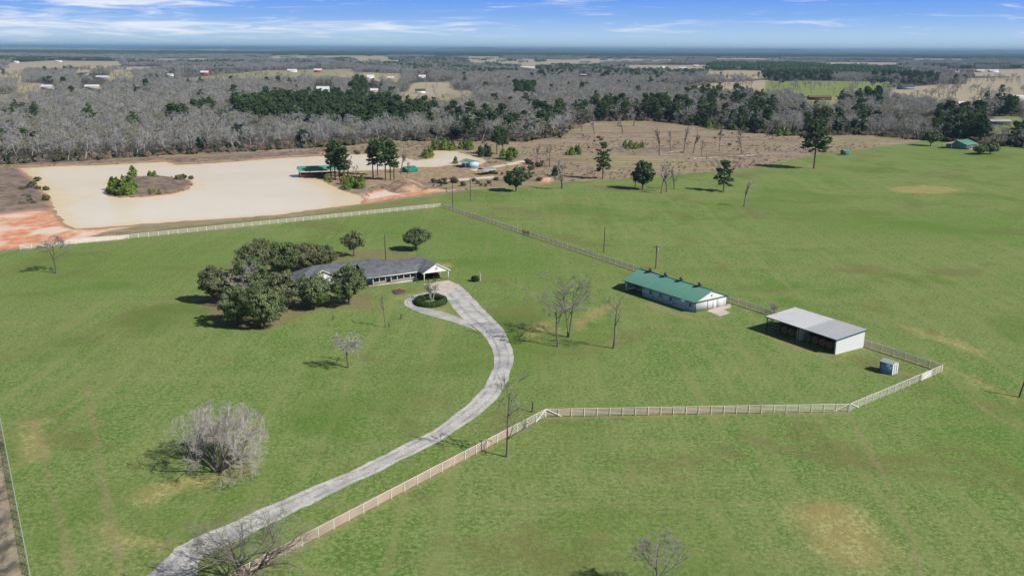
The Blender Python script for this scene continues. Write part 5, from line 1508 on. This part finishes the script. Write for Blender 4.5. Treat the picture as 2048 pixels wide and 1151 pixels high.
gg = cone_geo(9, 5.5, 900, .85, .02, .65); WP.append((gg[0].mesh('trunk', M['barkdark']), gg[1].mesh('crown', M['cedar']))); WPm.append(merged('evergreen_tree', (gg[0], M['barkdark']), (gg[1], M['cedar'])))

EVER = [([(470, 224), (560, 212), (700, 216), (800, 226), (862, 242), (850, 262), (720, 268), (600, 264), (470, 258)], .93), ([(385, 232), (425, 232), (425, 246), (385, 246)], .95), ([(325, 252), (375, 252), (375, 264), (325, 264)], .8), ([(425, 250), (455, 250), (455, 264), (425, 264)], .8),
        ([(850, 245), (1000, 248), (1100, 246), (1140, 250), (1110, 272), (960, 284), (860, 280)], .22), ([(1140, 222), (1300, 212), (1420, 225), (1420, 252), (1300, 239), (1150, 250)], .45), ([(1290, 225), (1350, 225), (1350, 246), (1290, 246)], .9), ([(1390, 190), (1520, 195), (1530, 262), (1420, 250)], .28),
        ([(1380, 180), (1560, 178), (1560, 190), (1380, 192)], .4), ([(1490, 220), (1545, 220), (1545, 262), (1490, 262)], .75), ([(1600, 225), (1720, 225), (1720, 264), (1600, 266)], .16), ([(1690, 215), (1740, 215), (1735, 264), (1690, 264)], .3), ([(1870, 228), (1965, 225), (1975, 279), (1865, 275)], .75),
        ([(1985, 240), (2200, 240), (2200, 292), (2010, 284)], .5), ([(1725, 190), (1760, 190), (1760, 208), (1725, 208)], .9), ([(1985, 205), (2030, 205), (2030, 225), (1985, 225)], .7), ([(700, 176), (760, 176), (765, 208), (700, 208)], .6), ([(1025, 185), (1065, 185), (1065, 202), (1025, 202)], .85),
        ([(1410, 126), (1560, 124), (1800, 134), (1800, 147), (1640, 148), (1410, 148)], .92), ([(1500, 140), (1660, 146), (1660, 160), (1560, 162), (1500, 152)], .75), ([(1740, 145), (1870, 143), (1870, 168), (1740, 166)], .45), ([(-60, 128), (130, 128), (240, 131), (240, 137), (110, 139), (-60, 136)], .7),
        ([(1120, 134), (1420, 136), (1420, 150), (1120, 150)], .40), ([(640, 119), (900, 119), (1000, 130), (1000, 144), (900, 146), (700, 140)], .30), ([(1060, 146), (1330, 146), (1330, 160), (1060, 160)], .16), ([(1610, 200), (1720, 200), (1720, 214), (1610, 214)], .55), ([(1060, 232), (1130, 232), (1130, 262), (1060, 262)], .3)]


def wood_points(r0, r1, step, half, treeh, mind=0.0):
    ys = np.arange(r0, r1, step)
    xs = np.arange(-half * r1, half * r1, step)
    gx, gy = np.meshgrid(xs, ys)
    P = np.stack([gx.ravel(), gy.ravel()], 1) + rt.uniform(-.5, .5, (gx.size, 2)) * step
    P = P[np.abs(P[:, 0]) < half * P[:, 1] + 60]
    P = P[inside(P, woodp)]
    q0 = proj(P, 0); q1 = proj(P, treeh); qm = (q0 + q1) / 2
    bad = np.zeros(len(P), bool)
    for px, gr_ in FIELDS_PX:
        # tree in or directly in front of a clearing: open ground
        lone = rt.uniform(0, 1, len(P)) < (.06 if step < 20 else .012)
        bad |= (inside(q0, px) | inside(qm, px) | inside(q1, px)) & ~lone
    for x0, x1, y0, y1 in FARB:
        hw = 5.0 / np.maximum(P[:, 1], 1) * FPX
        bad |= (q0[:, 0] > x0 - hw) & (q0[:, 0] < x1 + hw) & (q0[:, 1] > y0 + 1) & (q1[:, 1] < y1)
    # glades: uneven density
    nz = np.sin(P[:, 0] * .013 + 1.3 * np.sin(P[:, 1] * .009)) + np.sin(P[:, 1] * .017 + 1.7 * np.sin(P[:, 0] * .011 + 2))
    bad |= (nz < -1.55) & (P[:, 1] > 650)
    ever = np.zeros(len(P))
    for px, pr_ in EVER:
        ever = np.where(inside(q0, px), np.maximum(ever, pr_), ever)
    cl = np.sin(P[:, 0] * .021 + 4 + np.sin(P[:, 1] * .03)) * np.sin(P[:, 1] * .019 + .6 + np.sin(P[:, 0] * .017))
    ever = np.where(ever == 0, np.where(cl > .92, .40, .015) * np.clip((1600 - P[:, 1]) / 800, .4, 1), ever)
    return P[~bad], ever[~bad]


PA_, EV_ = wood_points(430, 2050, 7.6, .80, 11)
ise = rt.uniform(0, 1, len(PA_)) < EV_
dist = np.hypot(PA_[:, 0], PA_[:, 1])
infr = np.abs(PA_[:, 0]) < .60 * PA_[:, 1]
qy = proj(PA_)[:, 1]


def front_first(P):
    """how deep inside the wood: distance behind its near edge"""
    return np.abs(sdist(P, woodp[:len(WOODEDGE)]))


sel_b = np.where(~ise & infr)[0]; sel_e = np.where(ise & infr)[0]
edge_d = np.full(len(PA_), 1e9)
for i in range(len(WOODEDGE) - 1):
    a, b = WOODEDGE[i], WOODEDGE[i + 1]; ab = b - a
    t_ = np.clip(((PA_ - a) @ ab) / (ab @ ab), 0, 1)
    edge_d = np.minimum(edge_d, np.linalg.norm(PA_ - (a + t_[:, None] * ab), axis=1))
key = dist + 2.5 * edge_d
ind_b = sel_b[np.argsort(key[sel_b])[:295]]
ind_e = sel_e[np.argsort(key[sel_e])[:120]]
used = np.zeros(len(PA_), bool); used[ind_b] = True; used[ind_e] = True


def side(x):
    return 'behind the pond' if x < 560 else ('behind the dirt yard' if x < 1130 else ('behind the brown field' if x < 1760 else 'behind the far green house'))


px_ = proj(PA_)
protos = {}
for i in ind_b:
    s_ = side(px_[i, 0]); k = int(rt.integers(6)); h_ = rt.uniform(.72, 1.18)
    lab, grp = 'leafless grey tree at the near edge of the woods ' + s_, 'leafless trees along the woods edge ' + s_
    sc = (h_ * rt.uniform(.85, 1.15),) * 2 + (h_,)
    if k not in protos:
        protos[k] = tree('bare_tree', lab, 'tree', PA_[i], WB[k], None, None, group=grp, scale=sc)
    else:
        copy_tree(protos[k], PA_[i], rt.uniform(0, 6.28), sc, lab, grp)
pe = {}
for i in ind_e:
    s_ = side(px_[i, 0]); k = int(rt.integers(6)); h_ = rt.uniform(.7, 1.15)
    lab, grp = 'dark evergreen tree near the edge of the woods ' + s_, 'evergreens along the woods edge ' + s_
    if k not in pe:
        pe[k] = tree('evergreen_tree', lab, 'tree', PA_[i], WP[k], None, None, group=grp, scale=h_)
    else:
        copy_tree(pe[k], PA_[i], rt.uniform(0, 6.28), h_, lab, grp)
for nm, selm, ms in (('bare_woodland', ~ise & ~used, WBm), ('evergreen_woodland', ise & ~used, WPm)):
    P = PA_[selm]; n = len(P); h_ = rt.uniform(.55, 1.2, n)
    scatter(nm, P, rt.uniform(0, 6.28, n), np.column_stack([h_ * rt.uniform(.9, 1.2, n), h_ * rt.uniform(.9, 1.2, n), h_]), rt.integers(0, len(ms), n), ms)

# undergrowth along and inside the woods edge, and dead weeds in the brown field
BR, BRm = [], []
for k in range(3):
    gg = bare_geo(2.6, 3.6, .05, [(6, .1, .7, .7, .2, .15), (5, .2, .6, .65, .1, .2), (4, .2, .6, .6, 0, .2)], 5, rmin=.035, splay=.7)
    BRm.append(merged('brush', (gg[0], M['brush']), (gg[1], M['brush'])))
gg = leaf_geo(2.6, 3.4, .25, 26, 24, .5, .55, .06); BRm.append(merged('brush', (gg[0], M['barkdark']), (gg[1], M['shrub'])))
gg = leaf_geo(3.0, 3.0, .25, 26, 24, .5, .55, .06); BRm.append(merged('brush', (gg[0], M['barkdark']), (gg[1], M['cedar'])))
P = []
for i in range(len(WOODEDGE) - 1):
    a, b = WOODEDGE[i], WOODEDGE[i + 1]; L = np.linalg.norm(b - a)
    n = int(L / .9); t_ = rt.uniform(0, 1, n)
    P.append(a + (b - a) * t_[:, None] + np.column_stack([rt.normal(0, 3, n), rt.exponential(10, n) - 4]))
P = np.vstack(P); P = P[np.abs(P[:, 0]) < .8 * P[:, 1]]
n = len(P); h_ = rt.uniform(.4, 1.25, n)
scatter('undergrowth', P, rt.uniform(0, 6.28, n), np.column_stack([h_ * 1.15] * 2 + [h_]), rt.choice(5, n, p=[.27, .27, .26, .12, .08]), BRm)
P = np.column_stack([rt.uniform(-420, 420, 60000), rt.uniform(260, 620, 60000)])
pond_d = sdist(P, POND)
ok = inside(P, BROWN) & (pond_d < -1.5) & ~inside(P, gpoly([(150, 490), (150, 462), (330, 450), (470, 440), (600, 430), (725, 400), (900, 380), (900, 400), (600, 450)]))
for px in RED[:1] + RED[1:2] + [[(632, 360), (650, 348), (740, 343), (830, 336), (905, 330), (960, 329), (1040, 322), (1060, 330), (1050, 345), (960, 356), (880, 362), (760, 372), (700, 384), (664, 376)]]:
    ok &= ~inside(P, gpoly(px)) | (rt.uniform(0, 1, len(P)) < .12)
okI = inside(P, ISLAND)
nz = np.sin(P[:, 0] * .05 + 2 * np.sin(P[:, 1] * .03)) + np.sin(P[:, 1] * .06 + np.sin(P[:, 0] * .04))
ok &= rt.uniform(0, 1, len(P)) < np.clip(.10 + .13 * nz, .01, .4)
ok |= okI & (rt.uniform(0, 1, len(P)) < .8)
P = P[ok]; n = len(P); h_ = rt.uniform(.12, .36, n)
scatter('dead_weeds', P, rt.uniform(0, 6.28, n), np.column_stack([h_ * 1.3] * 2 + [h_]), rt.integers(0, 3, n), BRm[:3])

# far woods: patches of many simpler trees, out to the horizon
def patch(name, size, n, kind, mat, hh):
    g_ = G()
    for i in range(n):
        x, y = rt.uniform(-size / 2, size / 2, 2); h_ = hh * rt.uniform(.65, 1.15)
        if kind == 'bare':
            w_, t2 = bare_geo(h_, h_ * .82, .2, [(6, .25, .6, .8, .2, .12), (5, .2, .55, .7, .1, .2), (4, .2, .6, .6, .05, .2)], rmin=.13, k0=3)
            for gg in (w_, t2):
                for v_, f_, a__ in zip(gg.v, gg.f, gg.a):
                    g_.add(v_ + np.array([x, y, 0]), f_, a__)
        else:
            nn = 90
            u = rt.normal(0, 1, (nn, 3)); u /= np.linalg.norm(u, axis=1, keepdims=True)
            P_ = u * np.array([h_ * .27, h_ * .27, h_ * .36]) * rt.uniform(.6, 1, (nn, 1)) + np.array([x, y, h_ * .62])
            g_.add(*cards(P_, u + rt.normal(0, .5, u.shape), rt.uniform(1.2, 2.4, nn), rt.uniform(1.2, 2.6, nn), rt.uniform(0, 1, nn)))
    return g_.mesh(name, mat)


FBm = [patch('far_trees', 44, 24, 'bare', M['twigwood'], 13) for k in range(3)]
FPm = [patch('far_evergreens', 44, 24, 'pine', M['pine'], 15) for k in range(3)]
PF, EF = wood_points(2050, 7200, 42, .80, 11)
ef = rt.uniform(0, 1, len(PF)) < np.maximum(EF, .22 * (np.sin(PF[:, 0] * .0021 + 1) * np.sin(PF[:, 1] * .0033) > .35))
for nm, s_, ms in (('distant_bare_woodland', ~ef, FBm), ('distant_evergreen_woodland', ef, FPm)):
    P = PF[s_]; n = len(P)
    scatter(nm, P, rt.uniform(0, 6.28, n), np.column_stack([rt.uniform(.9, 1.1, n)] * 2 + [rt.uniform(.75, 1.15, n)]), rt.integers(0, 3, n), ms)
HPm = [patch('horizon_forest', 170, 120, 'pine', M['pine'], 17) for k in range(2)]
ys = 7200 * (26000 / 7200) ** rt.uniform(0, 1, 9000)
P = np.column_stack([rt.uniform(-.8, .8, 9000) * ys, ys])
q = proj(P)
leftpale = (q[:, 0] < 560) & (P[:, 1] > 12500)
P = P[~leftpale]; n = len(P)
scatter('horizon_forest', P, rt.uniform(0, 6.28, n), np.column_stack([rt.uniform(.9, 1.3, n)] * 2 + [rt.uniform(.7, 1.4, n)]), rt.integers(0, 2, n), HPm)
# low ridges on the horizon
for k, (d_, x0, x1, h_, sd_) in enumerate(((9200, -3000, 8000, 20, 4), (10800, -2600, 9000, 26, 5), (12600, -3200, 10500, 38, 6), (14500, -4200, 12000, 46, 7), (17500, -8000, 16000, 66, 1), (24000, -22000, 22000, 105, 2), (14800, -11500, -2500, 52, 3))):
    r_ = np.random.default_rng(sd_); NX = 900; xs = np.linspace(x0, x1, NX)
    hh = h_ * (.62 + .20 * np.sin(xs * .0009 + sd_) + .12 * np.sin(xs * .0023 + 2 * sd_) + .07 * np.sin(xs * .0061)) + np.convolve(r_.normal(0, 5.5, NX + 4), np.ones(5) / 3, 'valid')
    hh *= np.clip(np.minimum(xs - x0, x1 - xs) / 1500, 0, 1)
    V = np.vstack([np.column_stack([xs, np.full(NX, d_ - 900), np.full(NX, -1.)]), np.column_stack([xs, d_ - 450 + r_.normal(0, 60, NX), hh * .62 + r_.normal(0, 3, NX)]), np.column_stack([xs, d_ + r_.normal(0, 40, NX), hh]), np.column_stack([xs, np.full(NX, d_ + 900), np.full(NX, -1.)])])
    ix = np.arange(4 * NX).reshape(4, NX)
    g = G(); g.add(V, np.stack([ix[:-1, :-1], ix[:-1, 1:], ix[1:, 1:], ix[1:, :-1]], -1).reshape(-1, 4))
    hm_ = paint('far_hill_%d' % k, (.065, .080, .055) if k < 5 else ((.10, .11, .09) if k == 5 else (.24, .21, .18)), .95, .5, .012)
    tag(obj('hills', g.mesh('hills', hm_)), kind='structure')

# ------------------------------------------------------------------ the air
hz = bpy.data.materials.new('air')
hz.use_nodes = True
hz.node_tree.nodes.clear()
t = NT(hz.node_tree)
pv = t.n('ShaderNodeVolumePrincipled')
pv.inputs['Color'].default_value = (.30, .53, .80, 1)
pv.inputs['Density'].default_value = 0.000062
pv.inputs['Anisotropy'].default_value = 0.0
t.t.links.new(pv.outputs[0], t.n('ShaderNodeOutputMaterial').inputs['Volume'])
g = G(); g.box((0, 5000, 64), (130000, 140000, 132))
air = obj('haze', g.mesh('haze', hz))
tag(air, kind='stuff')
